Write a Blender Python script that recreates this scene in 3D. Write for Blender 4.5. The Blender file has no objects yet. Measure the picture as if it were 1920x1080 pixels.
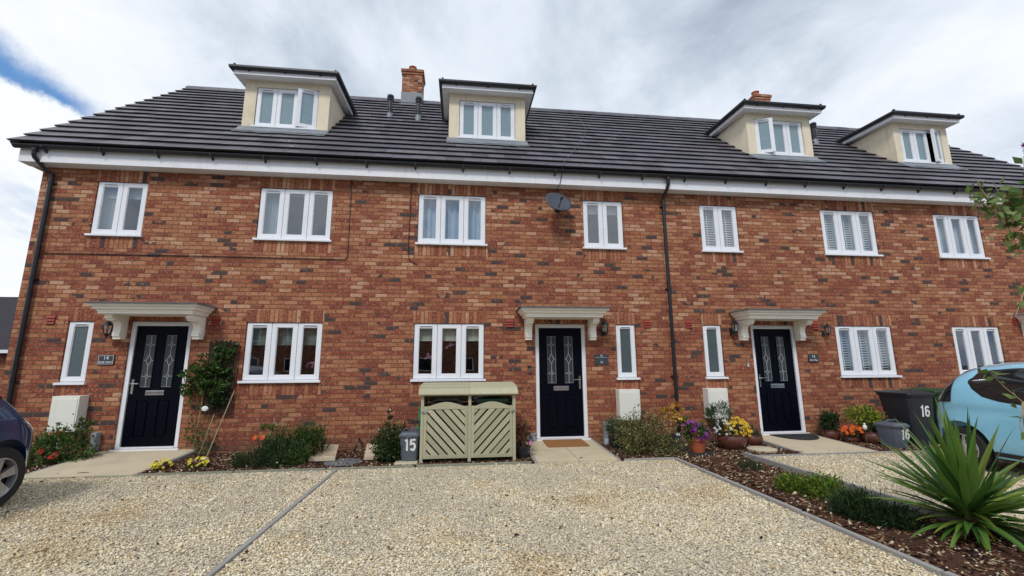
import bpy, bmesh, math, random
import numpy as np
from mathutils import Vector, Matrix
R_ = math.radians
C = bpy.context.scene.collection
S = bpy.context.scene

# ------------------------------------------------------------------ camera
F_PX, YAW, PIT, ROL = 818.97, -0.1173, 0.1776, -0.0053
cam_loc = Vector((0, -8.177, 1.422))
fw0 = Vector((math.sin(-YAW), math.cos(YAW), 0)); rt = Vector((math.cos(YAW), math.sin(YAW), 0))
fw = fw0*math.cos(PIT) + Vector((0, 0, 1))*math.sin(PIT); upv = rt.cross(fw)
Rv = rt*math.cos(ROL) + upv*math.sin(ROL); Uv = -rt*math.sin(ROL) + upv*math.cos(ROL)
cd = bpy.data.cameras.new('camera'); cam = bpy.data.objects.new('camera', cd); C.objects.link(cam)
cd.sensor_width = 36; cd.lens = F_PX/1920*36; cd.clip_end = 2000; cd.clip_start = .05
cam.matrix_world = Matrix(((Rv.x, Uv.x, -fw.x, cam_loc.x), (Rv.y, Uv.y, -fw.y, cam_loc.y), (Rv.z, Uv.z, -fw.z, cam_loc.z), (0, 0, 0, 1)))
S.camera = cam

# ------------------------------------------------------------------ node helper
class NT:
    def __init__(s, nt): s.t = nt; s.n = nt.nodes; s.l = nt.links
    def new(s, typ, **k):
        n = s.n.new(typ)
        for a, b in k.items(): setattr(n, a, b)
        return n
    def put(s, sock, v):
        if hasattr(v, 'is_linked') or isinstance(v, bpy.types.NodeSocket): s.l.new(v, sock)
        elif v is not None: sock.default_value = v
    def m(s, op, a, b=None, c=None, clamp=False):
        n = s.new('ShaderNodeMath', operation=op, use_clamp=clamp)
        s.put(n.inputs[0], a)
        if b is not None: s.put(n.inputs[1], b)
        if c is not None: s.put(n.inputs[2], c)
        return n.outputs[0]
    def vm(s, op, a, b=None, out=0):
        n = s.new('ShaderNodeVectorMath', operation=op); s.put(n.inputs[0], a)
        if b is not None: s.put(n.inputs[1], b)
        return n.outputs[out]
    def mix(s, f, a, b, mode='MIX'):
        n = s.new('ShaderNodeMix', data_type='RGBA', blend_type=mode)
        s.put(n.inputs[0], f); s.put(n.inputs[6], a if not isinstance(a, tuple) else a4(a)); s.put(n.inputs[7], b if not isinstance(b, tuple) else a4(b))
        return n.outputs[2]
    def noise(s, vec, scale, detail=3, rough=.5, dist=0., col=False):
        n = s.new('ShaderNodeTexNoise'); s.put(n.inputs['Vector'], vec)
        n.inputs['Scale'].default_value = scale; n.inputs['Detail'].default_value = detail
        n.inputs['Roughness'].default_value = rough; n.inputs['Distortion'].default_value = dist
        return n.outputs[1 if col else 0]
    def vor(s, vec, scale, feat='F1', out='Distance'):
        n = s.new('ShaderNodeTexVoronoi', feature=feat); s.put(n.inputs['Vector'], vec); n.inputs['Scale'].default_value = scale
        return n.outputs[out]
    def ramp(s, f, stops, interp='LINEAR'):
        n = s.new('ShaderNodeValToRGB'); n.color_ramp.interpolation = interp; e = n.color_ramp.elements
        while len(e) < len(stops): e.new(.5)
        for i, (p, c) in enumerate(stops): e[i].position = p; e[i].color = a4(c if isinstance(c, tuple) else (c, c, c))
        s.put(n.inputs[0], f); return n.outputs[0]
    def maprange(s, v, a, b, c=0., d=1., smooth=True):
        n = s.new('ShaderNodeMapRange', interpolation_type='SMOOTHSTEP' if smooth else 'LINEAR'); s.put(n.inputs[0], v)
        for i, x in enumerate((a, b, c, d)): s.put(n.inputs[i+1], x)
        return n.outputs[0]
    def bump(s, h, strength=.5, dist=.01, normal=None):
        n = s.new('ShaderNodeBump'); n.inputs['Strength'].default_value = strength; n.inputs['Distance'].default_value = dist
        s.put(n.inputs['Height'], h)
        if normal is not None: s.put(n.inputs['Normal'], normal)
        return n.outputs[0]
def a4(c): return (c[0], c[1], c[2], 1.) if len(c) == 3 else c
def sr(r, g, b, k=1.):
    f = lambda v: (v/255/12.92 if v/255 <= .04045 else ((v/255+.055)/1.055)**2.4)*k
    return (f(r), f(g), f(b))

# ------------------------------------------------------------------ world: broken bright overcast
SUN_EL, SUN_AZ = R_(48), R_(205)     # azimuth of the sun measured clockwise from +y
W = bpy.data.worlds.new('World'); S.world = W; W.use_nodes = True
w = NT(W.node_tree); w.n.clear()
sky = w.new('ShaderNodeTexSky', sky_type='NISHITA'); sky.sun_disc = False
sky.sun_elevation = SUN_EL; sky.sun_rotation = SUN_AZ
tc = w.new('ShaderNodeTexCoord').outputs['Generated']
d = w.vm('NORMALIZE', tc)
sx = w.new('ShaderNodeSeparateXYZ'); w.l.new(d, sx.inputs[0])
zc = w.m('ADD', w.m('MAXIMUM', sx.outputs[2], 0.), .28)
cmb = w.new('ShaderNodeCombineXYZ'); w.put(cmb.inputs[0], w.m('DIVIDE', sx.outputs[0], zc)); w.put(cmb.inputs[1], w.m('DIVIDE', sx.outputs[1], zc))
cp = cmb.outputs[0]
mp = w.new('ShaderNodeMapping'); w.l.new(cp, mp.inputs[0]); mp.inputs['Rotation'].default_value = (0, 0, R_(-9)); mp.inputs['Scale'].default_value = (1.35, .62, 1)
n1 = w.noise(mp.outputs[0], 1.05, 7, .56, .35)
n2 = w.noise(cp, 2.3, 8, .62, .5)
n3 = w.noise(mp.outputs[0], .55, 3, .5, .0)
tone = w.m('ADD', w.m('MULTIPLY', n1, .50), w.m('ADD', w.m('MULTIPLY', n2, .34), w.m('MULTIPLY', n3, .3)))
low = w.maprange(sx.outputs[2], .02, .5)
cloud = w.ramp(tone, [(.42, sr(168, 180, 197, 10)), (.485, sr(196, 207, 221, 10)), (.545, sr(221, 230, 241, 10)), (.61, sr(238, 243, 250, 10)), (.70, sr(250, 252, 255, 10))])
# a strip of clear sky low on the left, with a bright cloud bank under it
d1 = Vector((-.6505, .6315, .4215)).normalized(); d2 = Vector((-.584, .7115, .3905)).normalized()
nn = d1.cross(d2).normalized()
if nn.z < 0: nn = -nn
tt = nn.cross(d1).normalized()
if tt.dot(d2-d1) > 0: tt = -tt         # tt points away from the end of the strip
e0 = tt.dot(Vector((-.565, .722, .40)).normalized())
dn = w.vm('DOT_PRODUCT', d, tuple(nn), 1); dt_ = w.m('SUBTRACT', w.vm('DOT_PRODUCT', d, tuple(tt), 1), e0)
wob = w.m('MULTIPLY', w.m('SUBTRACT', w.noise(d, 11., 7, .7), .5), .055)
dnw = w.m('ADD', dn, wob)
halfw = w.m('MINIMUM', w.m('MULTIPLY', w.m('MAXIMUM', dt_, 0.), .07), .02)
up_ = w.m('SUBTRACT', 1., w.maprange(w.m('SUBTRACT', dnw, w.m('MULTIPLY', w.m('MAXIMUM', dt_, 0.), .08)), -.004, .036))
lo_ = w.maprange(w.m('ADD', dnw, w.m('MULTIPLY', w.m('MAXIMUM', dt_, 0.), .06)), -.010, .004)
band = w.m('MULTIPLY', up_, lo_)
left = w.m('MULTIPLY', w.m('LESS_THAN', sx.outputs[0], 0.), w.m('GREATER_THAN', sx.outputs[1], 0.2))
band = w.m('MULTIPLY', w.m('MULTIPLY', band, left), w.maprange(dt_, -.02, .06))
bank = w.m('MULTIPLY', w.m('SUBTRACT', 1., w.maprange(dnw, -.25, -.03, 1., 0.)), 1.)
bank = w.m('MULTIPLY', w.m('MULTIPLY', w.maprange(dnw, .0, -.012), w.maprange(dnw, -.34, -.12)), w.m('MULTIPLY', left, w.maprange(sx.outputs[0], -.35, -.6)))
cloud = w.mix(w.m('MULTIPLY', bank, .95), cloud, sr(244, 248, 251, 10))
thin = w.maprange(w.noise(mp.outputs[0], 1.5, 5, .6, .3), .60, .76, 0., .45)
behind = w.m('MULTIPLY', w.m('LESS_THAN', sx.outputs[1], -.05), w.maprange(w.noise(d, 3.2, 7, .6, .4), .47, .60, 0., .8))
thin = w.m('MAXIMUM', thin, behind)
cover = w.m('SUBTRACT', 1., w.m('MAXIMUM', w.m('MULTIPLY', band, .97), thin), None, True)
skyc = w.mix(.0, sky.outputs[0], sr(30, 110, 200, 10))
blue = w.mix(.8, skyc, w.mix(w.noise(d, 8., 4, .6), sr(46, 118, 200, 10), sr(120, 172, 222, 10)))
col = w.mix(cover, blue, cloud)
below = w.maprange(sx.outputs[2], -.12, .0)
col = w.mix(below, sr(120, 120, 118, 8), col)
bg = w.new('ShaderNodeBackground'); w.put(bg.inputs[0], col); bg.inputs[1].default_value = .1
wo = w.new('ShaderNodeOutputWorld'); w.l.new(bg.outputs[0], wo.inputs[0])

# ------------------------------------------------------------------ sun behind thin cloud
sl = bpy.data.lights.new('sun', 'SUN'); sl.energy = 1.9; sl.angle = R_(11); sl.color = (1., .965, .91)
so = bpy.data.objects.new('sun', sl); C.objects.link(so)
sd = Vector((math.sin(SUN_AZ)*math.cos(SUN_EL), math.cos(SUN_AZ)*math.cos(SUN_EL), math.sin(SUN_EL)))
so.rotation_euler = sd.to_track_quat('Z', 'Y').to_euler(); so.location = (0, -10, 20)
S.view_settings.view_transform = 'Standard'; S.view_settings.look = 'None'
S.view_settings.exposure = 0.1; S.view_settings.gamma = 1.0; S.view_settings.use_curve_mapping = False
S.cycles.max_bounces = 8; S.cycles.transparent_max_bounces = 12

# ------------------------------------------------------------------ materials
def newmat(name):
    m = bpy.data.materials.new(name); m.use_nodes = True; t = NT(m.node_tree); t.n.clear()
    o = t.new('ShaderNodeOutputMaterial'); p = t.new('ShaderNodeBsdfPrincipled'); t.l.new(p.outputs[0], o.inputs[0])
    t.p = p; t.o = o; t.mat = m; return t
def fin(t, col=None, rough=None, normal=None, metal=None, spec=None):
    p = t.p
    if col is not None: t.put(p.inputs['Base Color'], a4(col) if isinstance(col, tuple) else col)
    if rough is not None: t.put(p.inputs['Roughness'], rough)
    if normal is not None: t.put(p.inputs['Normal'], normal)
    if metal is not None: t.put(p.inputs['Metallic'], metal)
    if spec is not None: t.put(p.inputs['Specular IOR Level'], spec)
    return t.mat
def pos(t): return t.new('ShaderNodeNewGeometry').outputs['Position']
def island(t): return t.new('ShaderNodeNewGeometry').outputs['Random Per Island']
def simple(name, c, rough=.5, var=.08, scale=6., bump=0., bscale=60., metal=0., spec=.5, dirt=None, streak=0.):
    t = newmat(name); P = pos(t)
    n = t.noise(P, scale, 5, .6)
    cc = t.mix(n, tuple(x*(1-var*1.6) for x in c), tuple(min(1, x*(1+var*1.6)) for x in c))
    if dirt: cc = t.mix(t.maprange(t.noise(P, dirt[1], 5, .65), .52, .75, 0., dirt[2]), cc, dirt[0])
    if streak:
        sn = t.noise(t.vm('MULTIPLY', P, (14., 14., .9)), 1., 5, .65)
        cc = t.mix(t.maprange(sn, .52, .74, 0., streak), cc, sr(134, 124, 104))
    nm = t.bump(t.noise(P, bscale, 3, .6), bump, .004) if bump else None
    r = t.m('ADD', rough-.05, t.m('MULTIPLY', n, .1))
    return fin(t, cc, r, nm, metal, spec)

def brick_mat(name, soldier=False, seed=0., dark=1.):
    t = newmat(name); P = pos(t)
    s3 = t.new('ShaderNodeSeparateXYZ'); t.l.new(P, s3.inputs[0])
    wv = t.m('MULTIPLY', t.m('SUBTRACT', t.noise(P, 9., 2, .5), .5), .006)
    u = t.m('ADD', t.m('ADD', s3.outputs[0], s3.outputs[1]), wv); v = t.m('ADD', s3.outputs[2], wv)
    if soldier: row_, u_ = t.m('DIVIDE', u, .075), t.m('DIVIDE', v, 5.)
    else: row_ = t.m('DIVIDE', t.m('ADD', v, .019), .075)
    row = t.m('FLOOR', row_); fr = t.m('SUBTRACT', row_, row)
    if not soldier: u_ = t.m('ADD', t.m('DIVIDE', u, .225), t.m('MULTIPLY', t.m('FLOORED_MODULO', row, 2.), .5))
    colm = t.m('FLOOR', u_); fu = t.m('SUBTRACT', u_, colm)
    du = t.m('MULTIPLY', t.m('MINIMUM', fu, t.m('SUBTRACT', 1., fu)), 5. if soldier else .225)
    dv = t.m('MULTIPLY', t.m('MINIMUM', fr, t.m('SUBTRACT', 1., fr)), .075)
    dd = t.m('ADD', t.m('MINIMUM', du, dv), t.m('MULTIPLY', t.m('SUBTRACT', t.noise(P, 38., 4, .65), .5), .015))
    br = t.maprange(dd, .0035, .0085)
    cx = t.new('ShaderNodeCombineXYZ'); t.put(cx.inputs[0], colm); t.put(cx.inputs[1], row); cx.inputs[2].default_value = seed+.5
    wn = t.new('ShaderNodeTexWhiteNoise', noise_dimensions='3D'); t.l.new(cx.outputs[0], wn.inputs[0])
    cx2 = t.new('ShaderNodeCombineXYZ'); t.put(cx2.inputs[0], colm); t.put(cx2.inputs[1], row); cx2.inputs[2].default_value = seed+7.3
    wn2 = t.new('ShaderNodeTexWhiteNoise', noise_dimensions='3D'); t.l.new(cx2.outputs[0], wn2.inputs[0])
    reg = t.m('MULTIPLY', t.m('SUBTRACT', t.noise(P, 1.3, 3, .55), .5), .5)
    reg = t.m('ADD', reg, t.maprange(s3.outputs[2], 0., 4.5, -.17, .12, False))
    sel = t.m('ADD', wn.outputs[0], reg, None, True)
    c = t.ramp(sel, [(0., sr(128, 64, 51)), (.16, sr(142, 74, 56)), (.33, sr(156, 94, 67)), (.50, sr(164, 106, 75)), (.66, sr(170, 114, 82)), (.82, sr(182, 128, 96)), (.94, sr(196, 152, 122))], 'CONSTANT')
    mot = t.noise(P, 30., 5, .75, .9)
    c = t.mix(t.maprange(mot, .50, .60, 0., .62), c, sr(196, 148, 116))
    c = t.mix(t.maprange(t.noise(P, 21., 5, .72, .7), .52, .62, 0., .62), c, sr(124, 62, 49))
    # overburnt bricks, in loose groups
    dk = t.m('GREATER_THAN', t.m('ADD', wn2.outputs[0], t.m('MULTIPLY', t.m('SUBTRACT', t.noise(P, 2.4, 2, .5), .5), .40)), .94)
    c = t.mix(t.m('MULTIPLY', dk, t.maprange(t.noise(P, 19., 4, .65), .30, .46, .15, .96)), c, sr(72, 63, 64))
    c = t.mix(t.m('MULTIPLY', wn2.outputs[0], .30), c, (0.0, 0.0, 0.0), 'MIX') if False else c
    c = t.mix(.25, c, t.mix(t.noise(P, 90., 3, .7), (0.25, .25, .25), (.75, .75, .75)), 'OVERLAY')
    mortar = t.mix(t.noise(P, 12., 3, .5), sr(98, 70, 55), sr(140, 104, 82))
    c = t.mix(br, mortar, c)
    c = t.mix(t.maprange(t.noise(P, .9, 5, .6), .58, .8, 0., .25), c, sr(90, 66, 56))
    splash = t.m('MULTIPLY', t.maprange(t.m('ADD', s3.outputs[2], t.m('MULTIPLY', t.noise(P, 3., 4, .6), .25)), .18, .42, 1., 0.), .45)
    c = t.mix(splash, c, sr(104, 84, 70))
    c = t.mix(.08, c, (.01, .008, .006))
    if dark != 1.: c = t.mix(1-dark, c, (0.03, .02, .02))
    h = t.m('ADD', t.m('MULTIPLY', br, 1.), t.m('ADD', t.m('MULTIPLY', mot, .5), t.m('MULTIPLY', wn2.outputs[0], .3)))
    return fin(t, c, .88, t.bump(h, .9, .007), None, .25)

def tile_mat():
    t = newmat('concrete_roof_tile'); P = pos(t)
    r = island(t)
    c = t.mix(r, sr(74, 72, 78), sr(104, 101, 108))
    c = t.mix(t.maprange(t.noise(P, 14., 5, .7), .55, .8, 0., .35), c, sr(118, 114, 116))
    c = t.mix(t.maprange(t.noise(P, 1.1, 4, .6), .5, .75, 0., .35), c, sr(60, 58, 64))
    # lichen / droppings
    c = t.mix(t.maprange(t.noise(P, 3.3, 6, .8, 1.), .70, .78, 0., .5), c, sr(150, 152, 148))
    return fin(t, c, .55, t.bump(t.noise(P, 120., 3, .7), .35, .003), None, .4)

def island_mat(name, cols, rough=.6, spec=.4, trans=0., var=.15):
    t = newmat(name); P = pos(t); r = island(t)
    n = len(cols); c = t.ramp(r, [(i/n, col) for i, col in enumerate(cols)], 'CONSTANT')
    wn = t.new('ShaderNodeTexWhiteNoise', noise_dimensions='1D'); t.put(wn.inputs['W'], t.m('MULTIPLY', r, 917.))
    c = t.mix(t.m('MULTIPLY', wn.outputs[0], var*2), c, (0.02, .02, .015) if var < .5 else (0, 0, 0))
    m = fin(t, c, rough, None, None, spec)
    if trans:
        tr = t.new('ShaderNodeBsdfTranslucent'); t.put(tr.inputs[0], c)
        mx = t.new('ShaderNodeMixShader'); mx.inputs[0].default_value = trans
        t.l.new(t.p.outputs[0], mx.inputs[1]); t.l.new(tr.outputs[0], mx.inputs[2]); t.l.new(mx.outputs[0], t.o.inputs[0])
    return m

def glass_mat(name='window_glass', tint=(.80, .86, .86), ior=.19):
    t = newmat(name); P = pos(t)
    t.n.remove(t.p)
    g = t.new('ShaderNodeBsdfGlossy'); g.inputs['Roughness'].default_value = .01; g.inputs[0].default_value = (.92, .96, 1, 1)
    nb = t.bump(t.noise(P, 1.6, 2, .5), .02, .05); t.put(g.inputs['Normal'], nb)
    tr = t.new('ShaderNodeBsdfTransparent'); tr.inputs[0].default_value = a4(tint)
    lw = t.new('ShaderNodeLayerWeight'); lw.inputs[0].default_value = .5
    fac = t.m('ADD', ior, t.m('MULTIPLY', t.m('POWER', lw.outputs[1], 5.), 1-ior))
    mx = t.new('ShaderNodeMixShader'); t.put(mx.inputs[0], fac); t.l.new(tr.outputs[0], mx.inputs[1]); t.l.new(g.outputs[0], mx.inputs[2])
    t.l.new(mx.outputs[0], t.o.inputs[0]); return t.mat

def paint_mat(name, c, rough=.25, metal=.0, coat=1.):
    t = newmat(name); P = pos(t)
    cc = t.mix(t.noise(P, 3., 4, .6), tuple(x*.94 for x in c), tuple(min(1, x*1.05) for x in c))
    cc = t.mix(t.maprange(t.noise(P, 9., 5, .7), .6, .85, 0., .15), cc, (.3, .28, .24))
    m = fin(t, cc, rough, None, metal); t.p.inputs['Coat Weight'].default_value = coat; t.p.inputs['Coat Roughness'].default_value = .06
    return m

def gravel_mat():
    t = newmat('gravel_bed'); P = pos(t)
    v = t.vor(P, 62., 'F1', 'Color'); dist = t.vor(P, 62., 'F1', 'Distance')
    sp = t.new('ShaderNodeSeparateXYZ'); t.l.new(v, sp.inputs[0])
    c = t.ramp(sp.outputs[0], [(0, sr(196, 184, 156)), (.2, sr(222, 211, 184)), (.45, sr(234, 225, 200)), (.7, sr(212, 203, 180)), (.86, sr(240, 233, 214)), (.95, sr(128, 116, 100))], 'CONSTANT')
    c = t.mix(t.maprange(dist, .35, .75, 0., .8), c, sr(84, 70, 50))
    c = t.mix(t.maprange(t.noise(P, .8, 4, .55), .5, .72, 0., .5), c, sr(205, 180, 128), 'MULTIPLY')
    c = t.mix(t.maprange(t.noise(P, .75, 4, .6), .40, .56, .3, 0.), c, sr(150, 144, 132))
    return fin(t, c, .9, t.bump(t.m('SUBTRACT', 1., dist), .8, .012), None, .2)

def gravel_stone_mat():
    t = newmat('cream_gravel_stone'); P = pos(t); r = island(t)
    c = t.ramp(r, [(0, sr(196, 180, 148)), (.15, sr(222, 208, 176)), (.4, sr(232, 219, 190)), (.62, sr(208, 194, 162)), (.78, sr(240, 231, 208)), (.91, sr(196, 164, 116)), (.955, sr(166, 160, 150)), (.985, sr(74, 62, 50))], 'CONSTANT')
    c = t.mix(t.maprange(t.noise(P, .8, 4, .55), .52, .72, 0., .42), c, sr(214, 184, 128), 'MULTIPLY')
    c = t.mix(t.maprange(t.noise(P, .75, 4, .6), .40, .56, .34, 0.), c, sr(176, 168, 152))
    return fin(t, c, .85, None, None, .25)

def paving_mat(name, c, slab=None):
    t = newmat(name); P = pos(t)
    cc = t.mix(t.noise(P, 5., 5, .65), tuple(x*.82 for x in c), tuple(min(1, x*1.08) for x in c))
    cc = t.mix(t.maprange(t.noise(P, 1.7, 4, .6), .5, .7, 0., .3), cc, tuple(x*.62 for x in c))
    cc = t.mix(t.maprange(t.noise(P, 160., 2, .6), .6, .75, 0., .3), cc, tuple(x*.5 for x in c))
    if slab:
        s3 = t.new('ShaderNodeSeparateXYZ'); t.l.new(P, s3.inputs[0])
        fx = t.m('ABSOLUTE', t.m('SUBTRACT', s3.outputs[0], slab[0])); fy = t.m('ABSOLUTE', t.m('SUBTRACT', s3.outputs[1], slab[1]))
        j = t.maprange(t.m('MINIMUM', fx, fy), .003, .009, .7, 0.)
        cc = t.mix(j, cc, sr(110, 98, 78))
    return fin(t, cc, .88, t.bump(t.noise(P, 90., 3, .6), .3, .003), None, .2)

def wood_mat(name, c, seed=0):
    t = newmat(name)
    tc_ = t.new('ShaderNodeTexCoord').outputs['Generated']; P = pos(t); r = island(t)
    ofs = t.vm('ADD', P, t.vm('SCALE', (1, 1, 1), None)) if False else P
    n = t.noise(P, 9., 5, .65, 1.2)
    g = t.noise(t.vm('MULTIPLY', P, (1., 1., 1.)), 60., 4, .7)
    cc = t.mix(n, tuple(x*.75 for x in c), tuple(min(1, x*1.18) for x in c))
    cc = t.mix(t.m('MULTIPLY', r, .75), cc, sr(150, 146, 120))
    cc = t.mix(t.maprange(g, .5, .8, 0., .35), cc, tuple(x*.55 for x in c))
    cc = t.mix(t.maprange(t.vor(P, 7., 'F1'), .0, .07, .8, 0.), cc, sr(110, 92, 50))
    return fin(t, cc, .75, t.bump(g, .3, .003), None, .25)

M = {}
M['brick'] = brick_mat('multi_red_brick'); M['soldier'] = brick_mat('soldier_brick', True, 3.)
M['tile'] = tile_mat()
M['white'] = simple('white_upvc', (.80, .82, .86), .32, .03, 4., dirt=(sr(170, 165, 155), 3., .15), streak=.12)
M['fascia'] = simple('fascia_white_board', (.80, .81, .84), .4, .03, 3., dirt=(sr(170, 168, 160), 2.2, .15), streak=.16)
M['cream'] = simple('cream_painted_moulding', sr(252, 246, 234), .5, .02, 5., dirt=(sr(170, 160, 140), 4., .1), streak=.08)
M['render'] = simple('cream_render', sr(230, 217, 192), .9, .06, 3., .35, 140., dirt=(sr(176, 160, 126), 1.6, .3), spec=.2, streak=.3)
M['black'] = simple('black_plastic', (.012, .013, .016), .35, .2, 6.)
M['lead'] = simple('lead_sheet', sr(118, 124, 130), .5, .2, 5., .4, 30., dirt=(sr(160, 165, 168), 7., .5))
M['leadtop'] = simple('dark_lead_top', sr(96, 98, 102), .55, .12, 4.)
M['navy'] = simple('navy_composite_door', (.0014, .0022, .0068), .42, .2, 8., spec=.10)
M['chrome'] = simple('polished_chrome', (.75, .75, .76), .18, .05, 9., metal=1.)
M['glass'] = glass_mat()
M['frost'] = simple('frosted_glass', sr(120, 144, 152), .16, .10, 14., .2, 260., spec=.9)
M['frostdark'] = simple('frosted_dark_glass', sr(78, 92, 96), .14, .14, 10., .2, 260., spec=.9)
M['doorglass'] = simple('textured_door_glass', sr(56, 64, 68), .12, .3, 22., .25, 150., spec=.8)
M['leadline'] = simple('leading_strip', sr(176, 182, 182), .35, .05)
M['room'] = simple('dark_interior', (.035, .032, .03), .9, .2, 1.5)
M['roomlight'] = simple('pale_interior', (.30, .30, .30), .9, .1, 1.5)
M['blind'] = simple('cream_blind_fabric', sr(206, 202, 186), .9, .05, 9.)
M['curtain'] = simple('net_curtain_fabric', sr(196, 202, 212), .9, .06, 9.)
M['shutter'] = simple('white_shutter', (.80, .80, .80), .5, .03)
M['terra'] = simple('terracotta', sr(168, 86, 58), .75, .15, 12., .3)
M['glaze'] = simple('brown_glazed_pot', sr(92, 54, 44), .28, .2, 8.)
M['blueglaze'] = simple('blue_glazed_pot', sr(22, 40, 96), .2, .2, 8.)
M['darkpot'] = simple('black_plant_pot', (.018, .018, .02), .5, .2)
M['airbrick'] = simple('red_air_brick', sr(140, 50, 38), .6, .12, 10.)
M['meter'] = simple('white_grp_meter_box', sr(226, 226, 216), .45, .03, 5., dirt=(sr(180, 172, 150), 4., .1), streak=.12)
M['greyduct'] = simple('grey_plastic_duct', sr(138, 146, 152), .5, .08)
M['slate'] = simple('slate_sign', sr(54, 60, 66), .55, .15, 25.)
M['letter'] = simple('pale_lettering', sr(196, 206, 208), .6, .05)
M['num'] = simple('white_number_sticker', (.82, .82, .82), .5, .03)
M['gravel'] = gravel_mat(); M['stone'] = gravel_stone_mat()
M['soil'] = simple('dark_soil', sr(70, 48, 36), .95, .3, 14., .9, 60., spec=.15)
M['bark'] = island_mat('bark_chips', [sr(92, 60, 44), sr(64, 42, 32), sr(122, 84, 62), sr(78, 50, 40), sr(50, 34, 28), sr(150, 116, 88), sr(88, 56, 42), sr(190, 170, 140)], .9, .2)
M['ramp'] = paving_mat('cream_paving_slab', sr(198, 184, 156), (1.80, -.72))
M['ramp2'] = paving_mat('cream_paving_slab_plain', sr(198, 184, 158))
M['edging'] = simple('concrete_edging', sr(148, 146, 142), .85, .12, 8., .4, 80., spec=.2)
M['timber_edge'] = simple('weathered_timber_edging', sr(132, 134, 118), .85, .2, 10., .4, 50., spec=.2)
M['asphalt'] = simple('asphalt', (.05, .05, .05), .9, .2, 40., .5, 120.)
M['pine'] = wood_mat('pressure_treated_pine', sr(184, 180, 152))
M['greyplastic'] = simple('grey_caddy_plastic', sr(88, 96, 108), .45, .1, 6.)
M['binblack'] = simple('black_bin_plastic', sr(38, 40, 46), .5, .2, 6., .2, 90.)
M['bingreen'] = simple('green_bin_plastic', sr(30, 66, 42), .5, .2, 6., .2, 90.)
M['green_hose'] = simple('green_plastic', sr(28, 140, 84), .4, .1)
M['coir'] = simple('coir_mat', sr(146, 104, 66), .95, .25, 40., .9, 180., spec=.1)
M['rubber'] = simple('black_rubber', (.02, .02, .022), .8, .2, 20., .5, 90.)
M['tyre'] = simple('tyre_rubber', (.018, .018, .018), .8, .2, 20.)
M['alloy'] = simple('silver_alloy', (.55, .56, .58), .3, .05, 8., metal=.8)
M['dish'] = simple('dark_grey_dish', sr(74, 80, 90), .5, .08, 6.)
M['blue'] = paint_mat('dark_blue_car_paint', (.016, .045, .135), .28, .1)
M['sky_blue'] = paint_mat('light_blue_car_paint', sr(140, 204, 232), .3, .0)
M['carglass'] = simple('dark_car_glass', (.012, .016, .018), .05, .1, spec=.8)
M['darkroof'] = simple('dark_slate_roof', sr(58, 56, 60), .8, .4, 9., .6, 30., spec=.1)
M['trellis'] = simple('dark_brown_trellis', sr(56, 42, 36), .9, .2, 20.)
M['cane'] = simple('bamboo_cane', sr(160, 140, 112), .7, .1)
M['stem'] = simple('green_brown_stem', sr(86, 82, 48), .8, .2)
M['wood'] = simple('brown_bark', sr(96, 76, 58), .9, .2, 20.)
M['whitestone'] = simple('white_stone', (.75, .75, .73), .8, .05)
M['conc'] = simple('pale_concrete', sr(186, 176, 150), .9, .1, 12., .4)
M['manhole'] = simple('grey_iron_cover', sr(96, 100, 104), .75, .15, 30., .5, 120.)
M['faded'] = simple('fabric_print', sr(120, 132, 128), .9, .35, 18.)
def lf(n, cols, **k): M[n] = island_mat(n, cols, k.get('rough', .55), .35, k.get('trans', .3), .12)
lf('leaf_mid', [sr(60, 88, 38), sr(84, 112, 50), sr(46, 72, 32), sr(104, 130, 62), sr(70, 98, 42)])
lf('leaf_branch', [sr(96, 124, 58), sr(120, 146, 76), sr(74, 100, 46), sr(140, 156, 96), sr(110, 100, 52)], trans=.4)
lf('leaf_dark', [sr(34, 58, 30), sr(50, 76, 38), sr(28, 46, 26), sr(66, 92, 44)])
lf('leaf_clematis', [sr(50, 82, 34), sr(78, 110, 46), sr(38, 62, 30), sr(100, 128, 56), sr(60, 90, 40)])
lf('leaf_variegated', [sr(92, 98, 52), sr(150, 148, 92), sr(70, 80, 42), sr(176, 172, 118), sr(110, 108, 60), sr(84, 70, 44)])
lf('leaf_yellowgreen', [sr(112, 140, 40), sr(196, 196, 60), sr(84, 116, 40), sr(150, 166, 52), sr(60, 90, 36)])
lf('leaf_bright', [sr(86, 124, 36), sr(116, 150, 46), sr(64, 98, 32), sr(140, 160, 50), sr(100, 90, 40)])
lf('leaf_red', [sr(96, 34, 30), sr(70, 40, 30), sr(50, 60, 34), sr(120, 40, 36)])
lf('leaf_heather', [sr(38, 60, 34), sr(50, 76, 40), sr(30, 48, 28), sr(62, 84, 44)], trans=.15)
lf('leaf_rosemary', [sr(82, 106, 74), sr(64, 88, 58), sr(104, 124, 92)])
lf('leaf_yucca', [sr(74, 114, 48), sr(94, 132, 56), sr(60, 98, 42), sr(110, 144, 64), sr(134, 154, 66)], rough=.38, trans=.2)
lf('leaf_yellowed', [sr(180, 172, 60), sr(150, 160, 60)], rough=.5)
lf('leaf_dead', [sr(150, 112, 80), sr(128, 92, 66), sr(170, 132, 96)], rough=.8)
lf('leaf_amber', [sr(214, 158, 62), sr(196, 132, 60), sr(160, 150, 60), sr(226, 176, 96)])
lf('petal_red', [sr(220, 50, 30), sr(200, 36, 28)])
lf('petal_yellow', [sr(240, 226, 60), sr(232, 210, 40), sr(246, 236, 100)])
lf('petal_gold', [sr(240, 200, 40), sr(226, 176, 40), sr(244, 214, 80)])
lf('petal_orange', [sr(240, 110, 36), sr(226, 84, 36), sr(244, 140, 50)])
lf('petal_purple', [sr(164, 50, 176), sr(140, 40, 150), sr(190, 80, 190)])
lf('petal_white', [sr(236, 236, 230), sr(224, 226, 222)])
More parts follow.
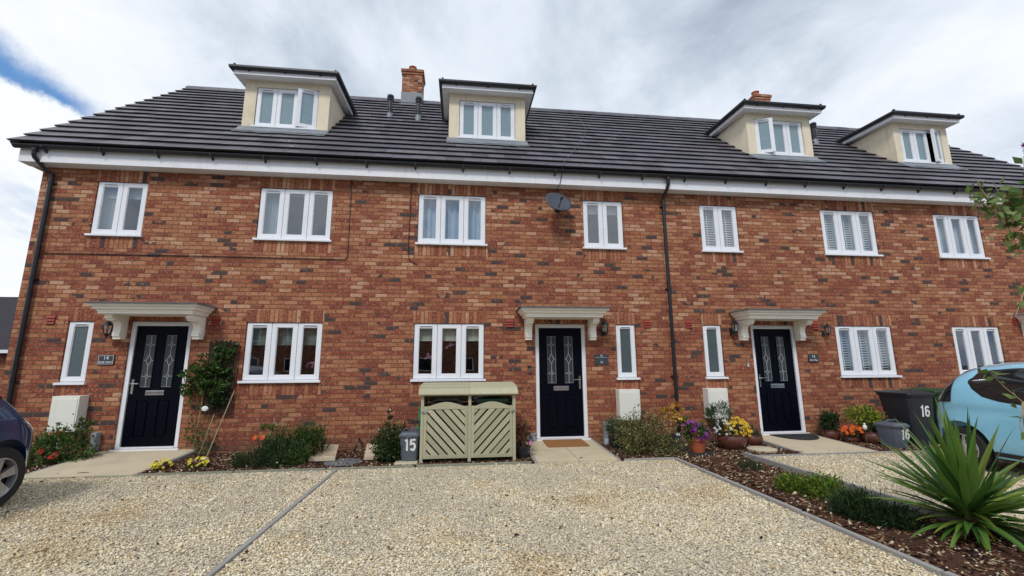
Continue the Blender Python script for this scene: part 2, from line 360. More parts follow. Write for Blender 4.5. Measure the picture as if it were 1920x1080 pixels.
lf('petal_pink', [sr(220, 130, 180), sr(226, 160, 200), sr(200, 90, 150)])

# ------------------------------------------------------------------ mesh builder
ORG = {}
class MB:
    def __init__(s): s.v = []; s.f = []; s.nv = 0
    def add(s, vs, fs):
        b = len(s.v); s.v.extend([tuple(p) for p in vs]); s.f.extend([tuple(b+i for i in f) for f in fs]); return s
    def box(s, x0, x1, y0, y1, z0, z1):
        return s.add([(x0, y0, z0), (x1, y0, z0), (x1, y1, z0), (x0, y1, z0), (x0, y0, z1), (x1, y0, z1), (x1, y1, z1), (x0, y1, z1)],
                     [(0, 3, 2, 1), (4, 5, 6, 7), (0, 1, 5, 4), (1, 2, 6, 5), (2, 3, 7, 6), (3, 0, 4, 7)])
    def quad(s, a, b, c, d_): return s.add([a, b, c, d_], [(0, 1, 2, 3)])
    def prism(s, poly, axis, a, b):
        """extrude a 2-D polygon along an axis ('x': poly is (y,z); 'y': (x,z); 'z': (x,y))"""
        n = len(poly)
        def P(p, t): return (t, p[0], p[1]) if axis == 'x' else (p[0], t, p[1]) if axis == 'y' else (p[0], p[1], t)
        vs = [P(p, a) for p in poly]+[P(p, b) for p in poly]
        return s.add(vs, [tuple(range(n))[::-1], tuple(range(n, 2*n))]+[(i, (i+1) % n, n+(i+1) % n, n+i) for i in range(n)])
    def lathe(s, prof, c=(0, 0, 0), axis='z', n=24, caps=True):
        vs = []; fs = []
        for (r, h) in prof:
            for i in range(n):
                a = 2*math.pi*i/n; p = (r*math.cos(a), r*math.sin(a), h)
                if axis == 'x': p = (h, p[0], p[1])
                if axis == 'y': p = (p[0], h, p[1])
                vs.append((p[0]+c[0], p[1]+c[1], p[2]+c[2]))
        m = len(prof)
        for j in range(m-1):
            for i in range(n): fs.append((j*n+i, j*n+(i+1) % n, (j+1)*n+(i+1) % n, (j+1)*n+i))
        if caps: fs.append(tuple(range(n))[::-1]); fs.append(tuple(range((m-1)*n, m*n)))
        return s.add(vs, fs)
    def tube(s, pts, r, n=8):
        pts = [Vector(p) for p in pts]; rs = r if isinstance(r, (list, tuple)) else [r]*len(pts)
        vs = []; fs = []; ref = Vector((0.13, .27, .95))
        for k, p in enumerate(pts):
            t = (pts[min(k+1, len(pts)-1)]-pts[max(k-1, 0)]).normalized()
            if abs(t.dot(ref)) > .95: ref = Vector((1, .1, 0))
            a = t.cross(ref).normalized(); b = t.cross(a)
            for i in range(n):
                q = 2*math.pi*i/n; vs.append(p+(a*math.cos(q)+b*math.sin(q))*rs[k])
        for k in range(len(pts)-1):
            for i in range(n): fs.append((k*n+i, k*n+(i+1) % n, (k+1)*n+(i+1) % n, (k+1)*n+i))
        fs.append(tuple(range(n))[::-1]); fs.append(tuple(range((len(pts)-1)*n, len(pts)*n)))
        return s.add(vs, fs)
    def ring(s, x0, x1, z0, z1, w_, y0, y1):
        s.box(x0, x1, y0, y1, z1-w_, z1); s.box(x0, x1, y0, y1, z0, z0+w_)
        s.box(x0, x0+w_, y0, y1, z0+w_, z1-w_); s.box(x1-w_, x1, y0, y1, z0+w_, z1-w_); return s
    def xf(s, mat):
        s.v = [tuple(mat @ Vector(p)) for p in s.v]; return s
    def build(s, name, mat, parent=None, smooth=False, bevel=0.):
        o = ORG.get(parent.name, Vector((0, 0, 0))) if parent else Vector((0, 0, 0))
        me = bpy.data.meshes.new(name)
        me.from_pydata([(p[0]-o.x, p[1]-o.y, p[2]-o.z) for p in s.v], [], s.f)
        me.materials.append(M[mat] if isinstance(mat, str) else mat)
        bm = bmesh.new(); bm.from_mesh(me); bmesh.ops.recalc_face_normals(bm, faces=bm.faces); bm.to_mesh(me); bm.free()
        if smooth: me.polygons.foreach_set('use_smooth', [True]*len(me.polygons))
        ob = bpy.data.objects.new(name, me); C.objects.link(ob)
        if parent: ob.parent = parent; ORG[ob.name] = o
        if smooth:
            try:
                me.set_sharp_from_angle(angle=R_(40))
            except Exception: pass
        if bevel:
            b = ob.modifiers.new('bevel', 'BEVEL'); b.width = bevel; b.segments = 2; b.limit_method = 'ANGLE'
        return ob
def tag(o, label=None, cat=None, group=None, kind=None):
    if label: o['label'] = label
    if cat: o['category'] = cat
    if group: o['group'] = group
    if kind: o['kind'] = kind
    return o
def thing(name, loc, label, cat, group=None):
    o = bpy.data.objects.new(name, None); C.objects.link(o); o.location = loc; o.empty_display_size = .1
    ORG[o.name] = Vector(loc); return tag(o, label, cat, group)
def raw(name, verts, faces_n, mat, parent=None, smooth=False):
    """verts (N,3) numpy; faces_n (F,k) numpy of equal size"""
    o = ORG.get(parent.name, Vector((0, 0, 0))) if parent else Vector((0, 0, 0))
    verts = np.asarray(verts, np.float32)-np.array(o, np.float32); f = np.asarray(faces_n, np.int32)
    me = bpy.data.meshes.new(name); me.vertices.add(len(verts)); me.vertices.foreach_set('co', verts.ravel())
    k = f.shape[1]; me.loops.add(f.size); me.loops.foreach_set('vertex_index', f.ravel())
    me.polygons.add(len(f)); me.polygons.foreach_set('loop_start', np.arange(0, f.size, k)); me.polygons.foreach_set('loop_total', np.full(len(f), k))
    if smooth: me.polygons.foreach_set('use_smooth', np.ones(len(f), bool))
    me.update(calc_edges=True); me.validate()
    me.materials.append(M[mat]); ob = bpy.data.objects.new(name, me); C.objects.link(ob)
    if parent: ob.parent = parent; ORG[ob.name] = o
    return ob
def text_mesh(txt, size, mat, parent, loc, rot, bold=.0, depth=.0015, name='lettering', sx_=1., space=1.):
    cu = bpy.data.curves.new('t', 'FONT'); cu.body = txt; cu.size = size; cu.extrude = depth; cu.offset = bold
    cu.align_x = 'CENTER'; cu.align_y = 'CENTER'; cu.space_character = space
    to = bpy.data.objects.new('t', cu); C.objects.link(to)
    dg = bpy.context.evaluated_depsgraph_get(); me = bpy.data.meshes.new_from_object(to.evaluated_get(dg))
    bpy.data.objects.remove(to); bpy.data.curves.remove(cu)
    mt = Matrix.Translation(Vector(loc)) @ rot.to_4x4() @ Matrix.Diagonal((sx_, 1, 1, 1))
    o = ORG.get(parent.name, Vector((0, 0, 0)))
    me.transform(Matrix.Translation(-o) @ mt); me.materials.clear(); me.materials.append(M[mat])
    ob = bpy.data.objects.new(name, me); C.objects.link(ob); ob.parent = parent; ORG[ob.name] = o
    return ob
FRONT = Matrix.Rotation(R_(90), 3, 'X')
def arc(cx, cy, rx, ry, a0, a1, n=9): return [(cx+rx*math.cos(R_(a0+(a1-a0)*i/n)), cy+ry*math.sin(R_(a0+(a1-a0)*i/n))) for i in range(n+1)]
GL = {'1': [(-.13, .30), (.02, .46), (.02, -.5)],
      '5': [(.22, .42), (-.15, .42), (-.17, .06)]+arc(.0, -.14, .17, .26, 125, -60)+arc(.0, -.26, .17, .17, -60, -165, 6),
      '6': arc(.0, .24, .17, .18, 20, 170, 7)+[(-.17, .1), (-.17, -.2)]+arc(.0, -.24, .17, .19, 190, 360, 9)+arc(.0, -.10, .17, .16, 0, 128, 7)}
def number_mesh(txt, h, mat, parent, loc, rot, stroke=.16, adv=.56, depth=.002, wide=1.):
    m = MB()
    for k, ch in enumerate(txt):
        ox = (k-(len(txt)-1)/2)*adv+(.05 if ch == '1' else 0); p = [Vector((x+ox, y)) for x, y in GL[ch]]; L = []; Rr = []
        for i in range(len(p)):
            a = (p[i]-p[i-1]).normalized() if i else None; b = (p[i+1]-p[i]).normalized() if i < len(p)-1 else None
            t0 = a or b; t1 = b or a; n0 = Vector((-t0.y, t0.x)); n1 = Vector((-t1.y, t1.x)); nn_ = (n0+n1).normalized(); q = stroke/2/max(.5, nn_.dot(n0))
            L.append(p[i]+nn_*q); Rr.append(p[i]-nn_*q)
        n = len(p); vs = [(v.x*h*wide, v.y*h, depth) for v in L+Rr]+[(v.x*h*wide, v.y*h, 0) for v in L+Rr]
        fs = []
        for i in range(n-1): fs += [(i, i+1, n+i+1, n+i), (i, 2*n+i, 2*n+i+1, i+1), (n+i, n+i+1, 3*n+i+1, 3*n+i)]
        fs += [(0, n, 3*n, 2*n), (n-1, 3*n-1, 4*n-1, 2*n-1)]; m.add(vs, fs)
    m.xf(Matrix.Translation(Vector(loc)) @ rot.to_4x4())
    return m.build('number_sticker', mat, parent)

# ------------------------------------------------------------------ setting: ground
def sheet(name, x0, x1, y0, y1, z, mat):
    o = MB().quad((x0, y0, z), (x1, y0, z), (x1, y1, z), (x0, y1, z)).build(name, mat); tag(o, kind='structure'); return o
YK = -1.42
sheet('ground', -400, 400, -400, 400, -.03, 'asphalt')
sheet('gravel_drive', -14, 22, -9.5, YK, 0., 'gravel')
def beds():
    m = MB()
    rng = np.random.default_rng(5)
    def grid(x0, x1, y0, y1, h=.03):
        nx, ny = max(2, int((x1-x0)/.12)), max(2, int((y1-y0)/.12))
        vs = []
        for j in range(ny+1):
            for i in range(nx+1):
                e = min(i, nx-i, j, ny-j)
                vs.append((x0+(x1-x0)*i/nx, y0+(y1-y0)*j/ny, .006+(h*rng.random() if e > 0 else 0.)))
        fs = [(j*(nx+1)+i, j*(nx+1)+i+1, (j+1)*(nx+1)+i+1, (j+1)*(nx+1)+i) for j in range(ny) for i in range(nx)]
        m.add(vs, fs)
    grid(-8.5, 15, YK+.03, 0.)
    grid(3.33, 4.40, -7.2, YK+.03)
    return tag(m.build('soil_bed', 'soil', smooth=True), kind='structure')
beds()

def stones(name, n, region, size, mat, seed, flat=.55, dens=None, z0=0.0, elong=1.0):
    rng = np.random.default_rng(seed)
    P = []
    while sum(len(p) for p in P) < n:
        a = rng.random((n, 2)); x = region[0]+(region[1]-region[0])*a[:, 0]; y = region[2]+(region[3]-region[2])*a[:, 1]
        k = dens(x, y, rng.random(n)) if dens else np.ones(n, bool)
        P.append(np.stack([x[k], y[k]], 1))
    P = np.concatenate(P)[:n]; n = len(P)
    base = np.array([(1, 0, 0), (0, 1, 0), (-1, 0, 0), (0, -1, 0), (0, 0, 1), (0, 0, -1)], float)
    v = base[None]*rng.uniform(.6, 1.25, (n, 6, 1)); v = v+rng.normal(0, .16, (n, 6, 3))
    s = rng.lognormal(0, .32, n)*size
    v = v*s[:, None, None]*np.array([1.*elong, .78, flat])[None, None]
    a = rng.uniform(0, 6.283, n); t = rng.normal(0, .35, n)
    ct, st = np.cos(t)[:, None], np.sin(t)[:, None]
    x, y, z = v[..., 0]*ct-v[..., 2]*st, v[..., 1], v[..., 0]*st+v[..., 2]*ct
    ca, sa = np.cos(a)[:, None], np.sin(a)[:, None]
    X = x*ca-y*sa+P[:, :1]; Y = x*sa+y*ca+P[:, 1:]; Z = z+z0+s[:, None]*flat*.55
    V = np.stack([X, Y, Z], -1).reshape(-1, 3)
    F = np.array([(0, 1, 4), (1, 2, 4), (2, 3, 4), (3, 0, 4), (1, 0, 5), (2, 1, 5), (3, 2, 5), (0, 3, 5)])
    F = (F[None]+np.arange(n)[:, None, None]*6).reshape(-1, 3)
    return raw(name, V, F, mat)
def vis(x, y, r):       # keep what stands on a drive and can be seen, thinner with distance
    drive = (y < YK-.02) & ~((x > 3.27) & (x < 4.46)) & ~(np.abs(x+1.70) < .035)
    infr = (x > -1.45*(y+8.2)-.3) & (x < 1.72*(y+8.2)+.4)
    return drive & infr & (r < np.clip(1.25-(y+5.6)/7., .55, 1))
tag(stones('gravel', 150000, (-9, 12.5, -5.75, YK-.02), .0102, 'stone', 11, dens=vis), kind='stuff')
def bedmask(x, y, r):
    a = (y > YK+.03) & (y < -.03)
    a &= ~((x > -5.85) & (x < -4.3)) & ~((x > 1.12) & (x < 2.45)) & ~((x > 5.45) & (x < 6.9))
    b = (x > 3.35) & (x < 4.38) & (y <= YK+.03)
    return a | b
tag(stones('bark_mulch', 34000, (-7.3, 11.5, -6.2, -.02), .017, 'bark', 12, flat=.22, dens=bedmask, z0=.022, elong=1.9), kind='stuff')
tag(stones('stray_bark', 260, (-9, 12.5, -5.75, YK-.02), .011, 'bark', 14, flat=.3, dens=vis, z0=.012, elong=1.9), kind='stuff')
tag(stones('stray_pebbles', 900, (-7.3, 9.5, -6.0, -.02), .013, 'stone', 13, dens=bedmask, z0=.03), kind='stuff')

def edging(label, x0, x1, y0, y1, z, mat, name='edging_board', n=1):
    m = MB(); L = (x1-x0) if (x1-x0) > (y1-y0) else (y1-y0); rr = random.Random(int(abs(x0*100+y0*10)))
    k = max(1, int(L/1.2))
    for i in range(k):
        a, b = i/k, (i+1)/k-.004; dz = rr.uniform(-.004, .004)
        if (x1-x0) > (y1-y0): m.box(x0+(x1-x0)*a, x0+(x1-x0)*b, y0, y1, -.02, z+dz)
        else: m.box(x0+dz, x1+dz, y0+(y1-y0)*a, y0+(y1-y0)*b, -.02, z+dz)
    return tag(m.build(name, mat, bevel=.004), label, 'edging', 'edging strips round the drives and beds')
edging('thin timber edging running along the front of the bed left of number 15 bin store', -4.28, -.62, YK-.015, YK+.012, .03, 'timber_edge')
edging('thin edging under the front of the slatted bin store', -.60, 1.08, YK-.015, YK+.012, .032, 'timber_edge')
edging('short edging before the variegated bush right of the middle ramp', 2.50, 3.30, YK-.015, YK+.02, .03, 'edging')
edging('thin edging at the foot of the ramp to number 14', -8.2, -4.29, YK-.015, YK+.012, .012, 'timber_edge')
edging('edging along the far right bed below the wheelie bins', 4.50, 14.0, YK-.015, YK+.015, .02, 'edging')
edging('flush grey strip dividing the left gravel drive from the middle drive', -1.725, -1.68, -7.8, YK-.016, .020, 'edging')
edging('grey edging between the middle gravel drive and the bark bed', 3.27, 3.32, -7.8, YK-.016, .035, 'edging')
edging('deep grey kerb between the bark bed and the right gravel drive', 4.42, 4.47, -7.8, YK-.016, .085, 'edging')

# ramps up to the doors
def ramp(x0, x1, mat, label, xs=None):
    t = thing('door_ramp', ((x0+x1)/2, -.7, 0), label, 'ramp', 'paved ramps up to the front doors')
    xt0, xt1 = xs or (x0, x1)
    def slab(a0, a1, b0, b1, h0, h1):   # bottom x range, top x range
        return MB().add([(a0, YK, -.02), (a1, YK, -.02), (b1, -.003, -.02), (b0, -.003, -.02), (a0, YK, h0), (a1, YK, h0), (b1, -.003, h1), (b0, -.003, h1)],
                        [(0, 3, 2, 1), (4, 5, 6, 7), (0, 1, 5, 4), (1, 2, 6, 5), (2, 3, 7, 6), (3, 0, 4, 7)])
    slab(x0+.05, x1-.05, xt0+.05, xt1-.05, .022, .098).build('slab', mat, t)
    slab(x0, x0+.048, xt0, xt0+.048, .020, .094).build('edging', 'edging', t)
    slab(x1-.048, x1, xt1-.048, xt1, .020, .094).build('edging', 'edging', t)
ramp(-5.80, -4.28, 'ramp2', 'cream paved ramp up to the door of number 14')
ramp(1.12, 2.45, 'ramp', 'cream slab ramp with brown doormat before the middle door')
ramp(5.48, 6.85, 'ramp2', 'cream paved ramp up to the door of number 16')

# ------------------------------------------------------------------ the terrace
ZG, ZT_U, ZB_U, ZT_G, ZB_G, ZT_D, ZB_D = 0., 4.733, 3.707, 2.216, 1.160, 2.219, .12
ZS = 4.954                      # soffit
RY0, RZ0, RY1, RZ1 = -.30, 5.245, 4.0, 9.22
SL = math.hypot(RY1-RY0, RZ1-RZ0); RU = Vector((0, (RY1-RY0)/SL, (RZ1-RZ0)/SL)); RN = Vector((0, -RU.z, RU.y))
def rp(x, s, n=0.): return Vector((x, RY0, RZ0))+RU*s+RN*n
def rz(y): return RZ0+(y-RY0)*(RZ1-RZ0)/(RY1-RY0)
NC = 17

def wall_holes(x0, x1, z0, z1, holes, y=0., dep=.10, y_in=None):
    xs = sorted({x0, x1, *[h[0] for h in holes], *[h[1] for h in holes]}); zs = sorted({z0, z1, *[h[2] for h in holes], *[h[3] for h in holes]})
    m = MB()
    for i in range(len(xs)-1):
        for j in range(len(zs)-1):
            cx, cz = (xs[i]+xs[i+1])/2, (zs[j]+zs[j+1])/2
            if any(h[0] < cx < h[1] and h[2] < cz < h[3] for h in holes): continue
            m.quad((xs[i], y, zs[j]), (xs[i+1], y, zs[j]), (xs[i+1], y, zs[j+1]), (xs[i], y, zs[j+1]))
    for a, b, c, e in holes:
        m.quad((a, y, c), (a, y+dep, c), (a, y+dep, e), (a, y, e)); m.quad((b, y, c), (b, y+dep, c), (b, y+dep, e), (b, y, e))
        m.quad((a, y, e), (a, y+dep, e), (b, y+dep, e), (b, y, e)); m.quad((a, y, c), (a, y+dep, c), (b, y+dep, c), (b, y, c))
    return m
def room(parent, x0, x1, z0, z1, y, mat, depth=1.4, name='room_interior', ext=.25):
    a, b, c, e = x0-ext, x1+ext, z0-ext*.3, z1+ext*.3
    m = MB(); y0 = y+.105; y1 = y+depth
    m.quad((a, y1, c), (b, y1, c), (b, y1, e), (a, y1, e)); m.quad((a, y0, c), (a, y1, c), (a, y1, e), (a, y0, e)); m.quad((b, y0, c), (b, y1, c), (b, y1, e), (b, y0, e))
    m.quad((a, y0, c), (b, y0, c), (b, y1, c), (a, y1, c)); m.quad((a, y0, e), (b, y0, e), (b, y1, e), (a, y1, e))
    # the returns round the opening
    m.quad((a, y0, c), (x0, y0, c), (x0, y0, e), (a, y0, e)); m.quad((x1, y0, c), (b, y0, c), (b, y0, e), (x1, y0, e))
    m.quad((x0, y0, c), (x1, y0, c), (x1, y0, z0), (x0, y0, z0)); m.quad((x0, y0, z1), (x1, y0, z1), (x1, y0, e), (x0, y0, e))
    return m.build(name, mat, parent)
def window(parent, x0, x1, zb, zt, n, y=0., pane='glass', inner=None, open_=None, name='window', soldiers=True, rmat='room', label=None, sillw=.03, frame_name=None):
    """opening x0..x1, zb (underside of sill)..zt"""
    zf = zb+.045; yf = y+.032
    fr = MB(); fr.ring(x0+.004, x1-.004, zf, zt-.004, .04, yf+.012, yf+.068)
    W_ = x1-x0
    if n == 3: cuts = [x0+.012, x0+W_*.331, x0+W_*.669, x1-.012]
    elif n == 2: cuts = [x0+.012, x0+W_*.5, x1-.012]
    else: cuts = [x0+.012, x1-.012]
    for c in cuts[1:-1]: fr.box(c-.02, c+.02, yf+.014, yf+.066, zf+.04, zt-.044)
    fo = fr.build(name, 'white', parent)
    if label: fo['label'] = label
    par = fo if name == 'window' else parent
    room(par, x0, x1, zf, zt, y, rmat, ext=.25 if soldiers else .08)
    MB().box(x0-sillw, x1+sillw, y-.052, y-.0, zb, zb+.038).box(x0+.001, x1-.001, y-.0, y+.10, zb+.004, zb+.042).build('sill', 'white', par, bevel=.004)
    for i in range(len(cuts)-1):
        a, b = cuts[i]+.005, cuts[i+1]-.005
        z0, z1 = zf+.008, zt-.012
        sw = .076 if n > 1 else .07
        c = MB().ring(a, b, z0, z1, sw, yf-.014, yf+.04).ring(a+sw, b-sw, z0+sw, z1-sw, .010, yf-.004, yf+.03)
        p = MB().quad((a+sw+.002, yf+.012, z0+sw+.002), (b-sw-.002, yf+.012, z0+sw+.002), (b-sw-.002, yf+.012, z1-sw-.002), (a+sw+.002, yf+.012, z1-sw-.002))
        v = None
        if n == 1 or (n == 3 and i != 1) or (n == 2 and i == 0):
            mx = (a+b)/2; hw = (b-a)/2-.085
            v = MB().box(mx-hw, mx+hw, yf-.026, yf-.0145, z1-.052, z1-.034)
            vs_ = MB().box(mx-hw+.01, mx+hw-.01, yf-.0275, yf-.0262, z1-.049, z1-.041)
        if open_ and open_[0] == i:
            side, ang = open_[1], open_[2]
            hx = a if side == 'L' else b
            rot = Matrix.Translation((hx, yf, 0)) @ Matrix.Rotation(R_(-ang if side == 'L' else ang), 4, 'Z') @ Matrix.Translation((-hx, -yf, 0))
            for q in (c, p)+((v, vs_) if v else ()): q.xf(rot)
        c.build('casement', 'white', par); p.build('pane', pane, par)
        if v: v.build('trickle_vent', 'white', par); vs_.build('vent_slot', 'black', par)
    if inner: inner(par, x0, x1, zf, zt, y+.14)
    if soldiers:
        MB().box(x0-.012, x1+.012, y-.004, y+.02, zt-.001, min(zt+.215, ZS-.002)).build('brick_lintel', 'soldier', par)
        MB().box(x0-.035, x1+.035, y-.004, y+.02, zb-.205, zb-.002).build('brick_sill_course', 'soldier', par)
    return fo
# things behind the panes
def blind(h, mat='blind', y_=0.0):
    def f(par, a, b, c, e, y): 
        MB().box(a-.05, b+.05, y, y+.012, e-h, e+.05).build('blind', mat, par)
    return f
def net(full=True, mat='curtain', seed=0, parts=((0, 1),)):
    def f(par, a, b, c, e, y):
        for (p, q) in parts:
            m = MB(); n = 60; xa = a+(b-a)*p; xb = a+(b-a)*q; rr = random.Random(seed)
            pts = [(xa+(xb-xa)*i/n, y+.03+.022*math.sin(i*1.1+rr.random()*.9)) for i in range(n+1)]
            for i in range(n): m.quad((pts[i][0], pts[i][1], c-.03), (pts[i+1][0], pts[i+1][1], c-.03), (pts[i+1][0], pts[i+1][1], e+.03), (pts[i][0], pts[i][1], e+.03))
            m.build('curtain', mat, par, smooth=True)
    return f
def shutters(n, tilt=28, pitch=.052, wid=.048, mat='shutter'):
    def f(par, a, b, c, e, y):
        W_ = (b-a)/n
        for i in range(n):
            m = MB(); x0, x1 = a+W_*i+.002, a+W_*(i+1)-.002
            m.ring(x0, x1, c-.02, e+.02, .045, y, y+.03)
            m.box((x0+x1)/2-.008, (x0+x1)/2+.008, y-.025, y-.015, c+.05, e-.05)
            z = c+.05
            while z < e-.06:
                dz, dy = wid/2*math.sin(R_(tilt)), wid/2*math.cos(R_(tilt))
                m.add([(x0+.046, y+.015-dy, z-dz), (x1-.046, y+.015-dy, z-dz), (x1-.046, y+.015+dy, z+dz), (x0+.046, y+.015+dy, z+dz),
                       (x0+.046, y+.015-dy, z-dz+.006), (x1-.046, y+.015-dy, z-dz+.006), (x1-.046, y+.015+dy, z+dz+.006), (x0+.046, y+.015+dy, z+dz+.006)],
                      [(0, 3, 2, 1), (4, 5, 6, 7), (0, 1, 5, 4), (1, 2, 6, 5), (2, 3, 7, 6), (3, 0, 4, 7)])
                z += pitch
            m.build('shutter', mat, par)
    return f
def multi(*fs):
    def f(*a):
        for g in fs: g(*a)
    return f

def door(house, x0, hinge, label=None):
    W_ = .978; x1 = x0+W_; y = 0.
    lf_ = MB(); a, b, z0, z1 = x0+.078, x1-.078, ZB_D+.035, ZT_D-.085; yf = .055
    gx = [(x0+.235, x0+.40), (x0+.565, x0+.73)]; gz = (1.11, 1.985); lp = (.30, .90)
    # leaf front with recessed lights and raised lower panels
    hol = [(p, q, gz[0], gz[1]) for p, q in gx]+[(p-.01, q+.01, lp[0], lp[1]) for p, q in gx]
    m = wall_holes(a, b, z0, z1, hol, yf, .012)
    m.box(a, b, yf+.014, yf+.05, z0, z1)
    for p, q in gx:      # lower panels, an arched head
        pp, qq = p+.012, q-.012; arch = [(pp, lp[0]+.02), (qq, lp[0]+.02), (qq, lp[1]-.035)]+[(qq-(qq-pp)*t, lp[1]-.035+.018*math.sin(math.pi*t)) for t in (.25, .5, .75)]+[(pp, lp[1]-.035)]
        m.prism(arch, 'y', yf-.003, yf+.0145)
        m.ring(p-.014, q+.014, gz[0]-.014, gz[1]+.014, .013, yf-.008, yf)
    D = m.build('door', 'navy', house)
    if label: D['label'] = label
    MB().box(x0+.003, x0+.072, .03, .10, ZB_D+.0, ZT_D-.004).box(x1-.072, x1-.003, .03, .10, ZB_D, ZT_D-.004).box(x0+.072, x1-.072, .03, .10, ZT_D-.075, ZT_D-.004).box(x0+.28, x1-.28, .018, .0295, ZT_D-.05, ZT_D-.03).build('door_frame', 'white', D)
    MB().box(x0-.03, x1+.03, -.035, .10, ZB_D-.025, ZB_D-.001).box(x0+.072, x1-.072, .02, .095, ZB_D, ZB_D+.026).build('threshold', 'white', D)
    for p, q in gx:
        g = MB().box(p, q, yf+.008, yf+.0118, gz[0], gz[1]).build('glass_panel', 'doorglass', D)
        c = (p+q)/2; l = MB(); Y0, Y1 = yf+.004, yf+.0078; t = .0032; H = gz[1]-gz[0]
        def seg(xa, za, xb, zb_):
            dx, dz = xb-xa, zb_-za; L = math.hypot(dx, dz); nx, nz = -dz/L*t, dx/L*t
            l.prism([(xa+nx, za+nz), (xb+nx, zb_+nz), (xb-nx, zb_-nz), (xa-nx, za-nz)], 'y', Y0, Y1)
        def dia(zc_, w_, h_):
            for s1, s2 in ((1, 1), (1, -1), (-1, 1), (-1, -1)): seg(c+s1*w_, zc_, c, zc_+s2*h_)
        zz = [gz[0]+H*.205, gz[0]+H*.51, gz[0]+H*.81]
        dia(zz[0], .022, .04); dia(zz[1], .045, .095); dia(zz[2], .022, .04)
        cuts = [gz[0]+.004, zz[0]-.04, zz[0]+.04, zz[1]-.095, zz[1]+.095, zz[2]-.04, zz[2]+.04, gz[1]-.004]
        for i in range(0, 8, 2): seg(c, cuts[i], c, cuts[i+1])
        for zc_, w_ in ((zz[0], .022), (zz[1], .045), (zz[2], .022)): seg(p, zc_, c-w_, zc_); seg(c+w_, zc_, q, zc_)
        l.ring(p, q, gz[0], gz[1], .004, Y0, Y1)
        l.build('leading', 'leadline', D)
    cx = (x0+x1)/2
    MB().ring(cx-.145, cx+.145, .975, 1.055, .012, yf-.012, yf).box(cx-.13, cx+.13, yf-.008, yf, .99, 1.012).box(cx-.13, cx+.13, yf-.016, yf-.001, 1.016, 1.042).build('letterbox', 'chrome', D, bevel=.002)
    hx = a+.05 if hinge == 'R' else b-.05; s = 1 if hinge == 'R' else -1
    MB().box(hx-.018, hx+.018, yf-.008, yf, 1.0, 1.24).tube([(hx, yf-.006, 1.17), (hx, yf-.05, 1.17), (hx+s*.02, yf-.055, 1.17), (hx+s*.12, yf-.055, 1.168)], .010).build('handle', 'chrome', D)
    MB().box(x0-.012, x1+.012, -.004, .02, ZT_D, ZT_D+.215).build('brick_lintel', 'soldier', D)
    room(D, x0, x1, ZB_D, ZT_D, 0., 'room', 1.)
    return D
def canopy(house, cx, label=None):
    hw = .80; zb, zt = 2.30, 2.455; d0 = .46
    prof = [(0., 0.), (.0, .026), (.010, .030), (.010, .052), (.028, .060), (.050, .072), (.052, .098), (.066, .102), (.092, .118), (.094, .155)]   # (out, up) cornice
    m = MB(); rings = []
    for o_, u_ in prof: rings.append([(cx-hw+.09-o_, -.0025, zb+u_), (cx-hw+.09-o_, -d0-o_, zb+u_), (cx+hw-.09+o_, -d0-o_, zb+u_), (cx+hw-.09+o_, -.0025, zb+u_)])
    vs = [p for r in rings for p in r]; fs = []
    for j in range(len(rings)-1):
        for i in range(3): fs.append((j*4+i, j*4+i+1, (j+1)*4+i+1, (j+1)*4+i))
    fs.append((0, 1, 2, 3)); k = (len(rings)-1)*4; fs.append((k, k+1, k+2, k+3)); m.add(vs, fs)
    cn = m.build('canopy', 'cream', house)
    if label: cn['label'] = label
    MB().add([(cx-hw-.05, -d0-.14, zt+.001), (cx+hw+.05, -d0-.14, zt+.001), (cx+hw+.05, -.002, zt+.001), (cx-hw-.05, -.002, zt+.001), (cx-hw-.05, -d0-.14, zt+.018), (cx+hw+.05, -d0-.14, zt+.018), (cx+hw+.0, -.002, zt+.045), (cx-hw-.0, -.002, zt+.045)],
             [(0, 3, 2, 1), (4, 5, 6, 7), (0, 1, 5, 4), (1, 2, 6, 5), (2, 3, 7, 6), (3, 0, 4, 7)]).build('lead_top', 'leadtop', cn)
    for s in (-1, 1):
        bx = cx+s*.615
        pr = [(-.003, 2.298), (-.36, 2.298), (-.365, 2.235), (-.33, 2.225), (-.325, 2.20), (-.28, 2.195), (-.22, 2.20), (-.17, 2.17), (-.145, 2.12), (-.14, 2.05), (-.155, 2.0), (-.155, 1.955), (-.13, 1.945), (-.13, 1.905), (-.003, 1.905)]
        b = MB().prism(pr, 'x', bx-.058, bx+.058)
        pr2 = [(-.003, 2.30), (-.34, 2.25), (-.27, 2.21), (-.17, 2.19), (-.11, 2.12), (-.10, 2.0), (-.003, 1.96)]
        b.prism([(p[0], p[1]-.005) for p in pr2], 'x', bx-.066, bx+.066)
        b.build('bracket', 'cream', cn)

